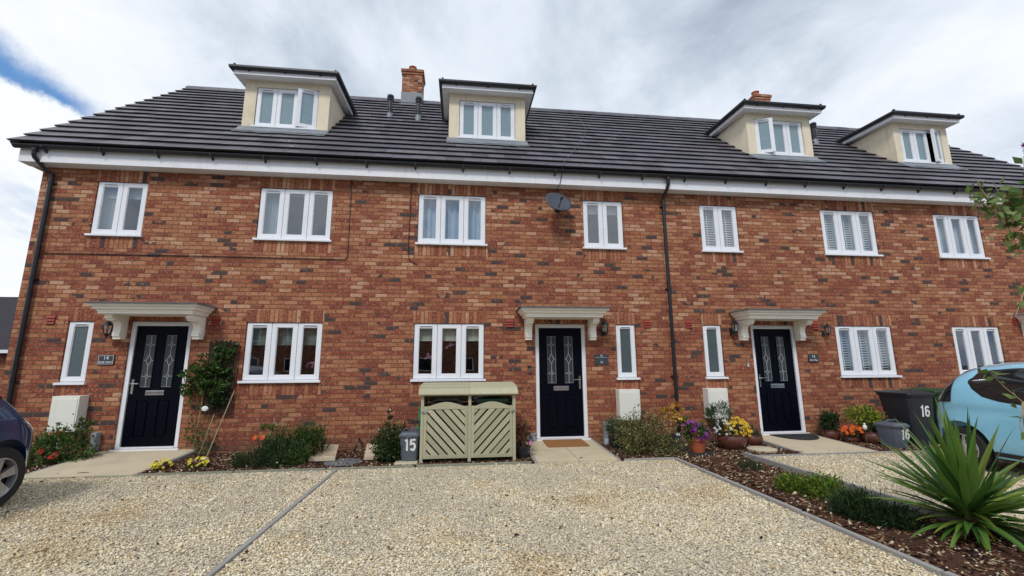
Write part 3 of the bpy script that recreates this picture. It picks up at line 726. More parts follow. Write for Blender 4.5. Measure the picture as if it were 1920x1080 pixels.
def dormer(house, x0, x1, open_=None, ww=1.28, label=None):
    yf = .93; zb = rz(yf)+.03; zt = 7.545
    cx = (x0+x1)/2; wx0, wx1 = cx-ww/2, cx+ww/2
    m = wall_holes(x0, x1, zb-.1, zt+.03, [(wx0, wx1, 6.44, 7.40)], yf, .10)
    y1 = RY0+(zt+.03-RZ0)*(RY1-RY0)/(RZ1-RZ0)
    for x in (x0, x1): m.add([(x, yf, zb-.1), (x, y1+.05, zt+.03), (x, yf, zt+.03)], [(0, 1, 2)])
    d_ = m.build('dormer', 'render', house)
    if label: d_['label'] = label
    window(d_, wx0, wx1, 6.44, 7.40, 3, yf, 'frost', None, open_, 'window_frame', False, 'room', sillw=.03)
    # roof: soffit + white fascia + black gutter edge, rising gently to the back
    k = math.tan(R_(3)); ov, of = .16, .22
    a, b, f = x0-ov, x1+ov, yf-of
    def zz(y, z): return z+(y-f)*k
    yb = y1+.15
    # soffit + fascia as three boards
    m = MB()
    for (xa, xb, ya, yb_) in ((a, b, f, f+.022), (a, a+.022, f+.022, yb+.05), (b-.022, b, f+.022, yb+.05)):
        m.add([(xa, ya, zz(ya, 7.535)), (xb, ya, zz(ya, 7.535)), (xb, yb_, zz(yb_, 7.535)), (xa, yb_, zz(yb_, 7.535)), (xa, ya, zz(ya, 7.64)), (xb, ya, zz(ya, 7.64)), (xb, yb_, zz(yb_, 7.64)), (xa, yb_, zz(yb_, 7.64))],
              [(0, 3, 2, 1), (4, 5, 6, 7), (0, 1, 5, 4), (1, 2, 6, 5), (2, 3, 7, 6), (3, 0, 4, 7)])
    m.build('fascia', 'fascia', d_)
    m = MB().add([(a+.022, f+.022, zz(f, 7.548)), (b-.022, f+.022, zz(f, 7.548)), (b-.022, yb, zz(yb, 7.548)), (a+.022, yb, zz(yb, 7.548)), (a+.022, f+.022, zz(f, 7.556)), (b-.022, f+.022, zz(f, 7.556)), (b-.022, yb, zz(yb, 7.556)), (a+.022, yb, zz(yb, 7.556))],
                 [(0, 3, 2, 1), (4, 5, 6, 7), (0, 1, 5, 4), (1, 2, 6, 5), (2, 3, 7, 6), (3, 0, 4, 7)]); m.build('soffit', 'fascia', d_)
    # black gutter trough and tray
    m = MB(); o = .075
    pr = [(0, 7.625), (-.03, 7.615), (-.06, 7.625), (-.075, 7.66), (-.075, 7.70), (-.01, 7.73), (.05, 7.745), (.05, 7.66), (0, 7.66)]
    vs = []
    path = [((a, yb+.12), (-1, 0)), ((a, f), (-1, -1)), ((b, f), (1, -1)), ((b, yb+.12), (1, 0))]
    for (px, py), (nx, ny) in path:
        for (q, z) in pr: vs.append((px-nx*q if nx else px, py-ny*q if ny else py, zz(py, z)))
    n = len(pr); fs = []
    for j in range(3):
        for i in range(n): fs.append((j*n+i, j*n+(i+1) % n, (j+1)*n+(i+1) % n, (j+1)*n+i))
    fs.append(tuple(range(n))); fs.append(tuple(range(3*n, 4*n))); m.add(vs, fs)
    m.box(a+.30, a+.33, f-.02, f-.0005, 7.60, 7.66).box(b-.33, b-.30, f-.02, f-.0005, 7.60, 7.66).box(cx-.015, cx+.015, f-.02, f-.0005, 7.60, 7.66)
    m.box(a-.01, a+.03, f-.03, f+.02, 7.735, 7.765).box(b-.03, b+.01, f-.03, f+.02, 7.735, 7.765)
    m.build('gutter', 'black', d_)
    MB().add([(a+.02, f+.01, zz(f, 7.735)), (b-.02, f+.01, zz(f, 7.735)), (b-.02, yb+.35, zz(yb, 7.80)), (a+.02, yb+.35, zz(yb, 7.80)), (a+.02, f+.01, zz(f, 7.68)), (b-.02, f+.01, zz(f, 7.68)), (b-.02, yb+.1, zz(yb, 7.70)), (a+.02, yb+.1, zz(yb, 7.70))],
             [(0, 1, 2, 3), (7, 6, 5, 4), (0, 4, 5, 1), (1, 5, 6, 2), (2, 6, 7, 3), (3, 7, 4, 0)]).build('dormer_roof', 'leadtop', d_)
    # lead: apron in front, soakers on both sides
    s0 = (yf-RY0)/RU.y
    m = MB(); nx = 14; rr = random.Random(int(x0*10)); rows = [(-.05, .10), (.17, .062), (.40, .055)] if False else None
    xa, xb = x0-.04, x1+.04; sA, sB = s0-.36, s0+.02
    vs = []; ns = 6
    for j in range(ns+1):
        for i in range(nx+1):
            s = sA+(sB-sA)*j/ns+(rr.uniform(-.012, .012) if j == 0 else 0); n_ = .052+rr.uniform(-.003, .003)+(.006 if j < ns else .02)
            vs.append(tuple(rp(xa+(xb-xa)*i/nx, s, n_)))
    m.add(vs, [(j*(nx+1)+i, j*(nx+1)+i+1, (j+1)*(nx+1)+i+1, (j+1)*(nx+1)+i) for j in range(ns) for i in range(nx)])
    m.quad((x0, yf-.004, zb-.14), (x1, yf-.004, zb-.14), (x1, yf-.004, zb+.045), (x0, yf-.004, zb+.045))
    m.build('lead_flashing', 'lead', d_)
    MB().box(x0, x1, yf-.012, yf-.001, 6.405, 6.436).build('render_drip', 'white', d_) if False else None
    return d_

def tiles(house, x0, x1, skip, seed, verge_l=False, verge_r=False):
    rr = random.Random(seed); g = SL/NC; tw = .334; V = []; Fq = []
    m = MB(); m2 = MB()
    for k in range(NC+0):
        off = (k % 2)*tw/2
        i0 = math.floor((x0-off)/tw); i1 = math.ceil((x1-off)/tw)
        for i in range(i0, i1):
            a, b = max(x0, i*tw+off), min(x1, (i+1)*tw+off-.005)
            if b-a < .02: continue
            s0, s1 = k*g, (k+1)*g+.03; ym = rp(0, (s0+s1)/2).y; xm = (a+b)/2
            if any(p+.12 < a and b < q-.12 and .98 < ym < 2.15 for p, q in skip): continue
            j = rr.uniform(-.0015, .0015); e = rr.uniform(-.003, .003)
            n0, n1 = .064+j, .022+j; t_ = .042
            P = [rp(a, s0+e, n0), rp(b, s0+e, n0), rp(b, s1, n1), rp(a, s1, n1), rp(a, s0+e+.034, n0-t_), rp(b, s0+e+.034, n0-t_), rp(b, s1, n1-.014), rp(a, s1, n1-.014)]
            m.add(P, [(0, 1, 2, 3), (4, 7, 6, 5), (0, 4, 5, 1), (1, 5, 6, 2), (2, 6, 7, 3), (3, 7, 4, 0)])
    D0, D1 = .03, SL+.02
    for (p, q, ym0, ym1) in [(x0+.012, x1-.012, None, None)]:
        cuts_ = sorted([(k0+.12, k1-.12) for k0, k1 in skip]); xs_ = [p]+[v for c_ in cuts_ for v in c_]+[q]
        sa, sb = (1.02-RY0)/RU.y, (2.1-RY0)/RU.y
        for i in range(len(xs_)-1):
            segs = [(D0, D1)] if i % 2 == 0 else [(D0, sa), (sb, D1)]
            for (u0, u1) in segs:
                P = [rp(xs_[i], u0, .016), rp(xs_[i+1], u0, .016), rp(xs_[i+1], u1, .016), rp(xs_[i], u1, .016), rp(xs_[i], u0, -.03), rp(xs_[i+1], u0, -.03), rp(xs_[i+1], u1, -.03), rp(xs_[i], u1, -.03)]
                m2.add(P, [(0, 1, 2, 3), (4, 7, 6, 5), (0, 4, 5, 1), (1, 5, 6, 2), (2, 6, 7, 3), (3, 7, 4, 0)])
    # back slope, a plain sheet of the same tiles
    m.quad((x0, RY1, RZ1+.02), (x1, RY1, RZ1+.02), (x1, 2*RY1-RY0, RZ0), (x0, 2*RY1-RY0, RZ0))
    r = m.build('roof', 'tile', house); m2.build('underlay', 'black', r)
    # ridge
    m = MB(); n = int(round((x1-x0)/.45))
    for i in range(n):
        a, b = x0+(x1-x0)*i/n, x0+(x1-x0)*(i+1)/n-.008; dz = rr.uniform(-.004, .004)
        pr = [(RY1-.17, RZ1-.10+dz), (RY1-.13, RZ1+.0+dz), (RY1-.06, RZ1+.062+dz), (RY1+.06, RZ1+.062+dz), (RY1+.13, RZ1+dz), (RY1+.17, RZ1-.10+dz)]
        m.prism(pr, 'x', a, b)
    m.build('ridge', 'tile', r)
    return r
def gutter(house, x0, x1, fx1=None, lend=False, rend=False, fx0=None):
    fx0 = x0 if fx0 is None else fx0; fx1 = x1 if fx1 is None else fx1
    MB().box(fx0, fx1, -.222, -.200, ZS-.002, 5.20).build('fascia', 'fascia', house)
    m = MB().box(fx0, fx1, -.199, -.001, ZS-.001, ZS+.009)
    if lend: m.box(fx0, fx0+.02, -.199, .35, ZS+.010, 5.20)
    m.build('soffit', 'fascia', house)
    # half-round gutter
    cy_, cz_, r = -.282, 5.222, .058; pr = [(cy_+r*math.cos(t), cz_+r*math.sin(t)) for t in [math.pi+math.pi*i/10 for i in range(11)]]
    pr2 = [(cy_+(r-.006)*math.cos(t), cz_+(r-.006)*math.sin(t)) for t in [math.pi+math.pi*i/10 for i in range(11)]][::-1]
    m = MB().prism(pr+pr2, 'x', x0, x1)
    if lend: m.prism(pr, 'x', x0-.004, x0)
    x = math.ceil(x0/.9)*.9
    while x < min(x1, fx1)-.1:
        m.prism([(cy_-.062, cz_-.0), (cy_-.05, cz_-.04), (cy_, cz_-.068), (cy_+.059, cz_-.05), (cy_+.059, cz_-.11), (cy_+.050, cz_-.11), (cy_+.02, cz_-.075), (cy_-.055, cz_-.055)], 'x', x-.014, x+.014); x += .9
    m.box(x0, x1, -.24, -.2222, 5.195, 5.25)
    m.build('gutter', 'black', house)
def downpipe(house, xt, xw, z0=.01):
    m = MB().lathe([(.045, 5.12), (.045, 5.17)], (xt, -.282, 0), 'z', 12)
    m.tube([(xt, -.282, 5.17), (xt, -.282, 5.06), (xt-.0, -.265, 5.02), ((xt+xw)/2, -.12, 4.86), (xw, -.055, 4.80), (xw, -.055, 4.7), (xw, -.055, z0)], .034, 12)
    for z in (4.62, 2.9, 1.2): m.lathe([(.040, z), (.040, z+.05)], (xw, -.055, 0), 'z', 12).box(xw-.06, xw+.06, -.05, -.001, z+.01, z+.035)
    m.build('downpipe', 'black', house, smooth=True)
def vent_pipe(house, x, s, h=.62):
    p = rp(x, s, .03)
    m = MB().lathe([(.062, -.12), (.062, h*.72), (.082, h*.74), (.084, h*.80), (.070, h*.82), (.087, h*.86), (.084, h*.96), (.05, h)], (p.x, p.y, p.z), 'z', 16)
    m.lathe([(.070, .20), (.070, .25)], (p.x, p.y, p.z), 'z', 16)
    v = m.build('flue_pipe', 'black', house, smooth=True)
    q = rp(x, s-.05, .06)
    MB().lathe([(.095, -.10), (.085, -.02), (.062, .10), (.056, .14)], (p.x, p.y, p.z), 'z', 16).build('flue_flashing', 'lead', v, smooth=True)
def chimney(house, x0, x1, yc=4.0):
    y0, y1 = yc-.30, yc+.30; zt = 10.05
    c = MB().box(x0+.03, x1-.03, y0+.03, y1-.03, 8.7, zt-.08).box(x0+.012, x1-.012, y0+.012, y1-.012, zt-.0795, zt-.005).box(x0-.01, x1+.01, y0-.01, y1+.01, zt-.0045, zt+.07).build('chimney', 'brick', house)
    MB().box(x0+.02, x1-.02, y0+.02, y1-.02, zt+.0705, zt+.10).build('mortar_flaunching', 'conc', c)
    cx = (x0+x1)/2
    MB().lathe([(.115, zt+.10), (.10, zt+.16), (.10, zt+.30), (.12, zt+.31), (.12, zt+.335), (.09, zt+.335), (.085, zt+.2)], (cx-.03, yc, 0), 'z', 20).build('chimney_pot', 'terra', c, smooth=True)
    MB().box(x0+.018, x1-.018, y0+.018, y1-.018, 8.9, rz(yc)+.16).box(x0-.0, x1+.0, y0-.16, y0+.01, rz(y0-.16)+.0, rz(y0-.16)+.10).build('lead_flashing', 'lead', c)
def airbrick(house, x, z):
    m = MB().box(x-.07, x+.07, -.010, .01, z-.10, z+.05)
    for i in range(3): m.add([(x-.066, -.0105, z-.09+i*.048), (x+.066, -.0105, z-.09+i*.048), (x+.066, -.030, z-.094+i*.048), (x-.066, -.030, z-.094+i*.048), (x-.066, -.0105, z-.058+i*.048), (x+.066, -.0105, z-.058+i*.048)], [(0, 1, 2, 3), (3, 2, 5, 4), (0, 3, 4), (1, 5, 2)])
    m.build('air_vent', 'airbrick', house)

XL, P1, P2, P3, XR = -7.40, -1.645, 4.075, 9.73, 15.4
def house(x0, x1, label):
    return thing('brick_house', ((x0+x1)/2, 0, 0), label, 'house', 'terraced brick houses')
u3, u2, g3, g1, dw = 1.312, .839, 1.297, .401, .978
def shell(h, x0, x1, holes, left=False, right=False, zt=5.21):
    if not left: x0 += .0003
    if not right: x1 -= .0003
    m = wall_holes(x0, x1, -.02, zt, holes)
    yb = 2*RY1-RY0-.3
    def gable(x): m.add([(x, 0, -.02), (x, yb, -.02), (x, yb, 5.2), (x, RY1, RZ1-.05), (x, 0, rz(0)-.05)], [(0, 1, 2, 3, 4)])
    gable(x0); gable(x1)
    m.quad((x0, yb, -.02), (x1, yb, -.02), (x1, yb, 5.2), (x0, yb, 5.2))
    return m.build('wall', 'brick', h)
H = lambda x, w_, zb, zt: (x, x+w_, zb, zt)

# number 14
h14 = house(XL, P1, 'left end brick house of the terrace, number 14, with a boxed white eave')
shell(h14, XL, P1, [H(-6.499, u2, ZB_U, ZT_U), H(-3.748, u3, ZB_U, ZT_U), H(-6.581, g1, ZB_G, ZT_G), H(-3.751, g3, ZB_G, ZT_G), H(-5.607, dw, ZB_D, ZT_D)], left=True)
window(h14, -6.499, -6.499+u2, ZB_U, ZT_U, 2, inner=multi(blind(.27, 'curtain'), net(seed=1, parts=((0, .42),))), rmat='roomlight')
window(h14, -3.748, -3.748+u3, ZB_U, ZT_U, 3, inner=multi(net(seed=2, parts=((-.05, .36), (.93, 1.05))), blind(.10, 'curtain')), rmat='room')
window(h14, -6.581, -6.581+g1, ZB_G, ZT_G, 1, pane='frostdark')
window(h14, -3.751, -3.751+g3, ZB_G, ZT_G, 3, inner=blind(.40, 'faded'))
door(h14, -5.607, 'R'); canopy(h14, -5.10)
tiles(h14, XL-.36, P1, [(-4.685, -2.93)], 1)
gutter(h14, -7.66, P1, lend=True, fx0=-7.62); downpipe(h14, -7.34, -7.20)
dormer(h14, -4.685, -2.93, (2, 'R', 15))
airbrick(h14, -6.846, 2.26); airbrick(h14, -4.256, 2.25)
# number 15
h15 = house(P1, P2, 'middle brick house, number 15, with the satellite dish and a brown doormat at its door')
shell(h15, P1, P2, [H(-.853, u3, ZB_U, ZT_U), H(2.407, u2, ZB_U, ZT_U), H(-.856, g3, ZB_G, ZT_G), H(2.978, g1, ZB_G, ZT_G), H(1.399, dw, ZB_D, ZT_D)])
window(h15, -.853, -.853+u3, ZB_U, ZT_U, 3, inner=net(seed=4), rmat='room')
window(h15, 2.407, 2.407+u2, ZB_U, ZT_U, 2, inner=blind(.24, 'curtain'), rmat='room')
window(h15, -.856, -.856+g3, ZB_G, ZT_G, 3, inner=blind(.32, 'blind'))
window(h15, 2.978, 2.978+g1, ZB_G, ZT_G, 1, pane='frostdark')
door(h15, 1.399, 'L'); canopy(h15, 1.875)
tiles(h15, P1, P2, [(-.335, 1.397)], 2)
gutter(h15, P1, P2); dormer(h15, -.335, 1.397)
airbrick(h15, .919, 2.25); airbrick(h15, 3.62, 2.25)
vent_pipe(h15, -1.165, (2.28-RY0)/RU.y); chimney(h15, -1.86, -1.215)
vent_pipe(h14, -1.88, (2.32-RY0)/RU.y)
# number 16
h16 = house(P2, P3, 'brick house with white shutters, number 16, right of the long central downpipe')
shell(h16, P2, P3, [H(4.910, u2, ZB_U, ZT_U), H(7.679, 1.29, ZB_U, ZT_U), H(4.766, g1, ZB_G, ZT_G), H(7.666, g3, ZB_G, ZT_G), H(5.790, dw, ZB_D, ZT_D)])
window(h16, 4.910, 4.910+u2, ZB_U, ZT_U, 2, inner=shutters(2, 40), rmat='roomlight')
window(h16, 7.679, 7.679+1.29, ZB_U, ZT_U, 3, inner=shutters(3, 40), rmat='roomlight')
window(h16, 4.766, 4.766+g1, ZB_G, ZT_G, 1, pane='frostdark')
window(h16, 7.666, 7.666+g3, ZB_G, ZT_G, 3, inner=shutters(3, 18))
door(h16, 5.790, 'R'); canopy(h16, 6.19)
tiles(h16, P2, P3, [(6.89, 8.60)], 3)
gutter(h16, P2, P3); downpipe(h16, 4.125, 4.10)
dormer(h16, 6.89, 8.60, (0, 'L', 22)); chimney(h16, 9.38, 9.98)
airbrick(h16, 4.48, 2.25); airbrick(h16, 7.218, 2.235)
# the next house
h17 = house(P3, XR, 'far right brick house partly hidden by branches and the light blue car')
shell(h17, P3, XR, [H(10.448, 1.19, ZB_U, ZT_U), H(10.413, 1.17, ZB_G, ZT_G), H(12.30, dw, ZB_D, ZT_D)], right=True)
window(h17, 10.448, 10.448+1.19, ZB_U, ZT_U, 3, inner=net(seed=9), rmat='roomlight')
window(h17, 10.413, 10.413+1.17, ZB_G, ZT_G, 3, inner=shutters(3, 30, .05, .045, 'rubber'))
door(h17, 12.30, 'L'); canopy(h17, 12.83)
tiles(h17, P3, XR-.42, [(10.93, 12.55)], 4)
gutter(h17, P3, XR-.45, fx1=12.07); dormer(h17, 10.93, 12.50, (2, 'R', 21), 1.20)
airbrick(h17, 12.02, 2.36); vent_pipe(h17, 9.94, (2.26-RY0)/RU.y)

# ------------------------------------------------------------------ plants
def clumps(rng, blobs, n, k):
    """n leaf positions gathered round k twig ends spread through the blobs (cx,cy,cz,rx,ry,rz)"""
    B = np.array([b[:6] for b in blobs], float); wgt = B[:, 3]*B[:, 4]*B[:, 5]; wgt = wgt**.67; wgt /= wgt.sum()
    bi = rng.choice(len(B), k, p=wgt); d_ = rng.normal(size=(k, 3)); d_ /= np.linalg.norm(d_, axis=1)[:, None]
    r = rng.uniform(.35, 1.05, k)**.6
    cen = B[bi, :3]+d_*r[:, None]*B[bi, 3:]
    ci = rng.integers(0, k, n); sp = (B[bi, 3:].min(axis=1)*.28)[ci]
    P = cen[ci]+rng.normal(size=(n, 3))*sp[:, None]
    D = P-B[bi[ci], :3]; D /= np.linalg.norm(D, axis=1)[:, None]+1e-6
    return P, D
def leaf_mesh(rng, P, D, L, ratio=.5, up=.4, fold=.15):
    n = len(P); a = D*.8+rng.normal(size=(n, 3))*.7+np.array([0, 0, up]); a /= np.linalg.norm(a, axis=1)[:, None]
    b = np.cross(a, rng.normal(size=(n, 3))); b /= np.linalg.norm(b, axis=1)[:, None]; c = np.cross(a, b)
    s = (L*rng.uniform(.6, 1.25, n))[:, None]; w_ = s*ratio*.5
    v = np.stack([P, P+a*s*.45+b*w_+c*s*fold, P+a*s, P+a*s*.45-b*w_+c*s*fold], 1)
    F = np.array([(0, 1, 2), (0, 2, 3)]); F = (F[None]+np.arange(n)[:, None, None]*4).reshape(-1, 3)
    return v.reshape(-1, 3), F
def foliage(parent, name, mat, blobs, n, L, seed=0, k=None, ratio=.5, up=.4, zmin=.01):
    rng = np.random.default_rng(seed); P, D = clumps(rng, blobs, n, k or max(6, n//22))
    kk = P[:, 2] > zmin; P = P[kk]; D = D[kk]
    v, f = leaf_mesh(rng, P, D, L, ratio, up); return raw(name, v, f, mat, parent)
def blades(parent, name, mat, specs, nseg=6):
    """specs: (base, direction, length, width, droop)"""
    V = []; Fc = []
    for (b, d_, L, w_, dr) in specs:
        b = Vector(b); d_ = Vector(d_).normalized(); side = d_.cross(Vector((0, 0, 1)))
        if side.length < .05: side = Vector((1, 0, 0))
        side.normalize(); n0 = len(V); p = b.copy(); q = d_.copy(); up_ = side.cross(d_).normalized()
        for i in range(nseg+1):
            t = i/nseg; ww = w_*(.55+.9*t if t < .4 else .91*(1-((t-.4)/.6)**1.7))/2+.0004
            V += [p-side*ww+up_*ww*.35, p+side*0-up_*ww*.05, p+side*ww+up_*ww*.35]
            q = (q+Vector((0, 0, -dr/nseg*(.3+1.4*t)))).normalized(); p = p+q*(L/nseg)
        for i in range(nseg):
            for j in (0, 1): a = n0+i*3+j; Fc.append((a, a+1, a+4, a+3))
    return raw(name, np.array([tuple(v) for v in V]), np.array(Fc), mat, parent, True)
def stems(parent, paths, r, mat='stem', name='stem'):
    m = MB()
    for p in paths: m.tube(p, r if not callable(r) else r(p), 5)
    return m.build(name, mat, parent)
def flowers(parent, mat, pts, size, petals=6, seed=0, name='flowers'):
    if 1 < len(pts) <= 9:
        for i, q in enumerate(pts): flowers(parent, mat, [q], size, petals, seed*31+i, 'bloom')
        return
    rr = random.Random(seed); m = MB()
    for (x, y, z) in pts:
        ax = Vector((rr.uniform(-.6, .6), -1+rr.uniform(-.4, .4), rr.uniform(.2, 1.2))).normalized(); a = ax.cross(Vector((0, 0, 1))).normalized(); b = ax.cross(a); c = Vector((x, y, z)); s = size*rr.uniform(.7, 1.2); o0 = rr.random()
        for i in range(petals):
            t = 6.283*i/petals+o0; dd = a*math.cos(t)+b*math.sin(t); ee = a*math.cos(t+1.57)+b*math.sin(t+1.57)
            m.add([c, c+dd*s*.6+ee*s*.33+ax*s*.18, c+dd*s+ax*s*.12, c+dd*s*.6-ee*s*.33+ax*s*.18], [(0, 1, 2, 3)])
    return m.build(name, mat, parent)
def scatter(blob, n, seed, top=.2):
    rr = random.Random(seed); out = []
    while len(out) < n:
        d_ = Vector((rr.gauss(0, 1), rr.gauss(0, 1), rr.gauss(0, 1))).normalized()
        if d_.z < top-.9 or d_.y > .55: continue
        k = rr.uniform(.82, 1.08); out.append((blob[0]+d_.x*blob[3]*k, blob[1]+d_.y*blob[4]*k, blob[2]+d_.z*blob[5]*k))
    return out
def pot(parent, x, y, r, h, mat, style='taper', z=0.01):
    if style == 'taper': pr = [(r*.70, z), (r*.93, z+h*.82), (r*1.02, z+h*.83), (r*1.04, z+h), (r*.93, z+h), (r*.90, z+h*.9)]
    elif style == 'round': pr = [(r*.62, z), (r*.85, z+h*.2), (r, z+h*.5), (r*1.0, z+h*.72), (r*.90, z+h*.90), (r*.97, z+h*.93), (r*.97, z+h), (r*.86, z+h), (r*.84, z+h*.9)]
    else: pr = [(r*.85, z), (r*.95, z+h*.95), (r*1.02, z+h), (r*.9, z+h), (r*.88, z+h*.9)]
    p = MB().lathe(pr, (x, y, 0), 'z', 28, caps=False); o = p.build('pot', mat, parent, smooth=True)
    MB().lathe([(r*.9, z+h*.9), (.001, z+h*.92)], (x, y, 0), 'z', 20, caps=False).build('compost', 'soil', parent)
    return o

# rose bush in front of the meter box of number 14
t = thing('rose_bush', (-6.05, -.5, 0), 'sprawling rose bush with red blooms under the leftmost white meter box', 'bush')
foliage(t, 'foliage', 'leaf_mid', [(-6.25, -.55, .18, .32, .25, .22), (-5.95, -.5, .28, .28, .2, .22), (-5.75, -.45, .12, .16, .2, .14), (-5.78, -.40, .50, .10, .10, .14)], 2600, .055, 21)
stems(t, [[(-6.1+dx, -.5, 0), (-6.1+dx*1.6, -.48, .25), (-6.1+dx*2.4+.02, -.46, .5)] for dx in (-.12, 0, .1, .16)], .006)
flowers(t, 'petal_red', [(-6.08, -.72, .25), (-6.04, -.74, .23), (-5.9, -.70, .19), (-5.88, -.72, .16), (-5.93, -.7, .15), (-6.02, -.55, .47)], .045, 7, 1)
# pansies
for i, (x, y, lab) in enumerate(((-4.13, -1.18, 'yellow pansy plant with a dark red leaf beside the ramp edge of number 14'), (-3.72, -1.08, 'yellow pansy clump with white stones behind it, left of the dark heather'))):
    t = thing('pansy', (x, y, 0), lab, 'flower', 'yellow pansies')
    foliage(t, 'foliage', 'leaf_dark' if i else 'leaf_red', [(x, y, .05, .12, .10, .06)], 220, .04, 30+i)
    flowers(t, 'petal_yellow', scatter((x, y, .09, .12, .10, .07), 15, i, .3), .032, 5, 2+i)
# climber with its trellis
t = thing('trellis', (-4.05, -.05, .65), 'dark brown lattice panel carrying a leafy climber right of door 14', 'trellis')
m = MB(); x0, x1, z0, z1 = -4.28, -3.83, .66, 1.87
m.ring(x0, x1, z0, z1, .018, -.07, -.05)
for i in range(1, 19): m.box(x0+.018+(x1-x0-.036)*i/19-.004, x0+.018+(x1-x0-.036)*i/19+.004, -.068, -.06, z0+.018, z1-.018)
for i in range(1, 44): zz_ = z0+.018+(z1-z0-.036)*i/44; m.box(x0+.018, x1-.018, -.0595, -.052, zz_-.006, zz_+.006)
m.build('lattice', 'trellis', t)
t = thing('climbing_plant', (-4.2, -.12, 0), 'dense green climber spilling left over the trellis beside door 14', 'climber')
foliage(t, 'foliage', 'leaf_clematis', [(-4.40, -.17, 1.30, .20, .11, .17), (-4.22, -.16, 1.48, .18, .09, .16), (-4.02, -.12, 1.78, .20, .06, .11), (-4.12, -.14, 1.10, .24, .09, .13), (-4.50, -.15, 1.08, .08, .06, .10), (-3.97, -.11, 1.50, .14, .04, .25)], 1500, .066, 41, k=170)
foliage(t, 'dark_foliage', 'leaf_dark', [(-4.06, -.09, 1.28, .20, .04, .5), (-4.06, -.10, .9, .18, .04, .16)], 900, .055, 44, k=120)  # darker green leaves set close against the lattice
foliage(t, 'thin_foliage', 'leaf_mid', [(-4.42, -.12, .8, .10, .06, .38), (-4.33, -.15, .4, .08, .06, .22), (-4.12, -.2, .22, .14, .12, .16), (-4.0, -.12, .86, .16, .05, .1)], 420, .05, 42, k=70)
stems(t, [[(-4.2, -.15, 0), (-4.3, -.12, .4), (-4.35, -.12, .9), (-4.3, -.13, 1.4)], [(-4.15, -.15, 0), (-4.15, -.12, .5), (-4.1, -.12, 1.2), (-4.0, -.12, 1.8)], [(-4.22, -.15, 0), (-4.25, -.14, .7), (-4.45, -.13, 1.2)]], .006)
for lab, a, b, r in (('long bamboo cane leaning from the bed up to the trellis corner', (-3.96, -.42, 0), (-3.79, -.09, 1.05), .008), ('short bamboo cane standing under the lattice panel', (-4.14, -.3, .0), (-4.07, -.09, .66), .007),
                     ('thin upright cane below the left edge of the trellis', (-4.31, -.14, 0), (-4.28, -.09, .95), .006)):
    tag(MB().tube([a, b], r, 6).build('garden_cane', 'cane'), lab, 'cane', 'garden canes')
tag(MB().tube([(-3.0, -.85, 0), (-2.90, -.60, .62)], .005, 6).build('garden_cane', 'cane'), 'thin cane rising behind the orange flowers', 'cane', 'garden canes')
for i, (x, y, z, s, lab) in enumerate(((-4.19, -.16, .76, .055, 'white shell hanging at the foot of the trellis'), (-3.93, -.50, .03, .05, 'flat white stone at the foot of the leaning cane'), (-3.66, -.95, .06, .03, 'small white stone behind the yellow pansies'))):
    m = MB().lathe([(s*.25, -.012), (s*.9, -.006), (s, .0), (s*.8, .014), (s*.3, .022)], (0, 0, 0), 'y' if i == 0 else 'z', 9); m.xf(Matrix.Translation((x, y, z)) @ Matrix.Diagonal((1, 1 if i else 1, .8, 1)))
    tag(m.build('white_stone', 'whitestone', smooth=True), lab, 'stone')
# heather and poppies left of the pavers
t = thing('heather', (-2.9, -1.1, 0), 'low dark green heather mound at the bed front below the left big window', 'shrub')
foliage(t, 'foliage', 'leaf_heather', [(-2.95, -1.14, .08, .30, .18, .15), (-2.62, -1.12, .13, .28, .20, .19)], 5200, .038, 51, ratio=.25, up=1.)
t = thing('heather', (-2.25, -1.15, 0), 'small olive heather with one white bloom beside the tilted paving slab', 'shrub')
foliage(t, 'foliage', 'leaf_mid', [(-2.50, -1.18, .06, .24, .14, .13), (-2.34, -1.05, .14, .18, .14, .20)], 2600, .036, 52, ratio=.28, up=.9)
flowers(t, 'petal_white', [(-2.55, -1.32, .10)], .02, 5)
t = thing('poppy_plant', (-2.7, -.8, 0), 'tall feathery clump with two orange poppies under the left big window', 'flower')
rr = random.Random(5); sp = []
for i in range(420):
    x = rr.uniform(-2.98, -2.16); y = rr.uniform(-.95, -.45); a = rr.uniform(0, 6.28); l = rr.uniform(.3, .62); sp.append(((x, y, .0), (math.cos(a)*.45+rr.uniform(-.2, .2), math.sin(a)*.3-.1, 1.), l, .016, rr.uniform(.3, 2.2)))
blades(t, 'leaves', 'leaf_dark', sp, 5)
foliage(t, 'foliage', 'leaf_mid', [(-2.55, -.75, .30, .38, .2, .22), (-2.3, -.7, .32, .18, .18, .22), (-2.93, -.8, .50, .10, .08, .05)], 3600, .045, 53, ratio=.3, up=.8)
blades(t, 'dry_blades', 'leaf_dead', [((-2.3+rr.uniform(-.3, .3), -.85, 0), (rr.uniform(-.9, .9), -.3, 1), rr.uniform(.35, .55), .009, rr.uniform(1.5, 3)) for i in range(22)], 6)
stems(t, [[(-2.83, -.75, .0), (-2.80, -.7, .66)], [(-2.15, -.6, 0), (-2.14, -.55, .80)], [(-2.55, -.6, 0), (-2.5, -.5, .62)], [(-2.35, -.7, 0), (-2.3, -.6, .60)]], .005)
flowers(t, 'petal_orange', [(-3.03, -.95, .40), (-3.03, -.97, .38)], .038, 6, 4, 'poppy_head')
flowers(t, 'petal_orange', [(-2.92, -.95, .40), (-2.91, -.97, .385)], .036, 6, 5, 'poppy_head')
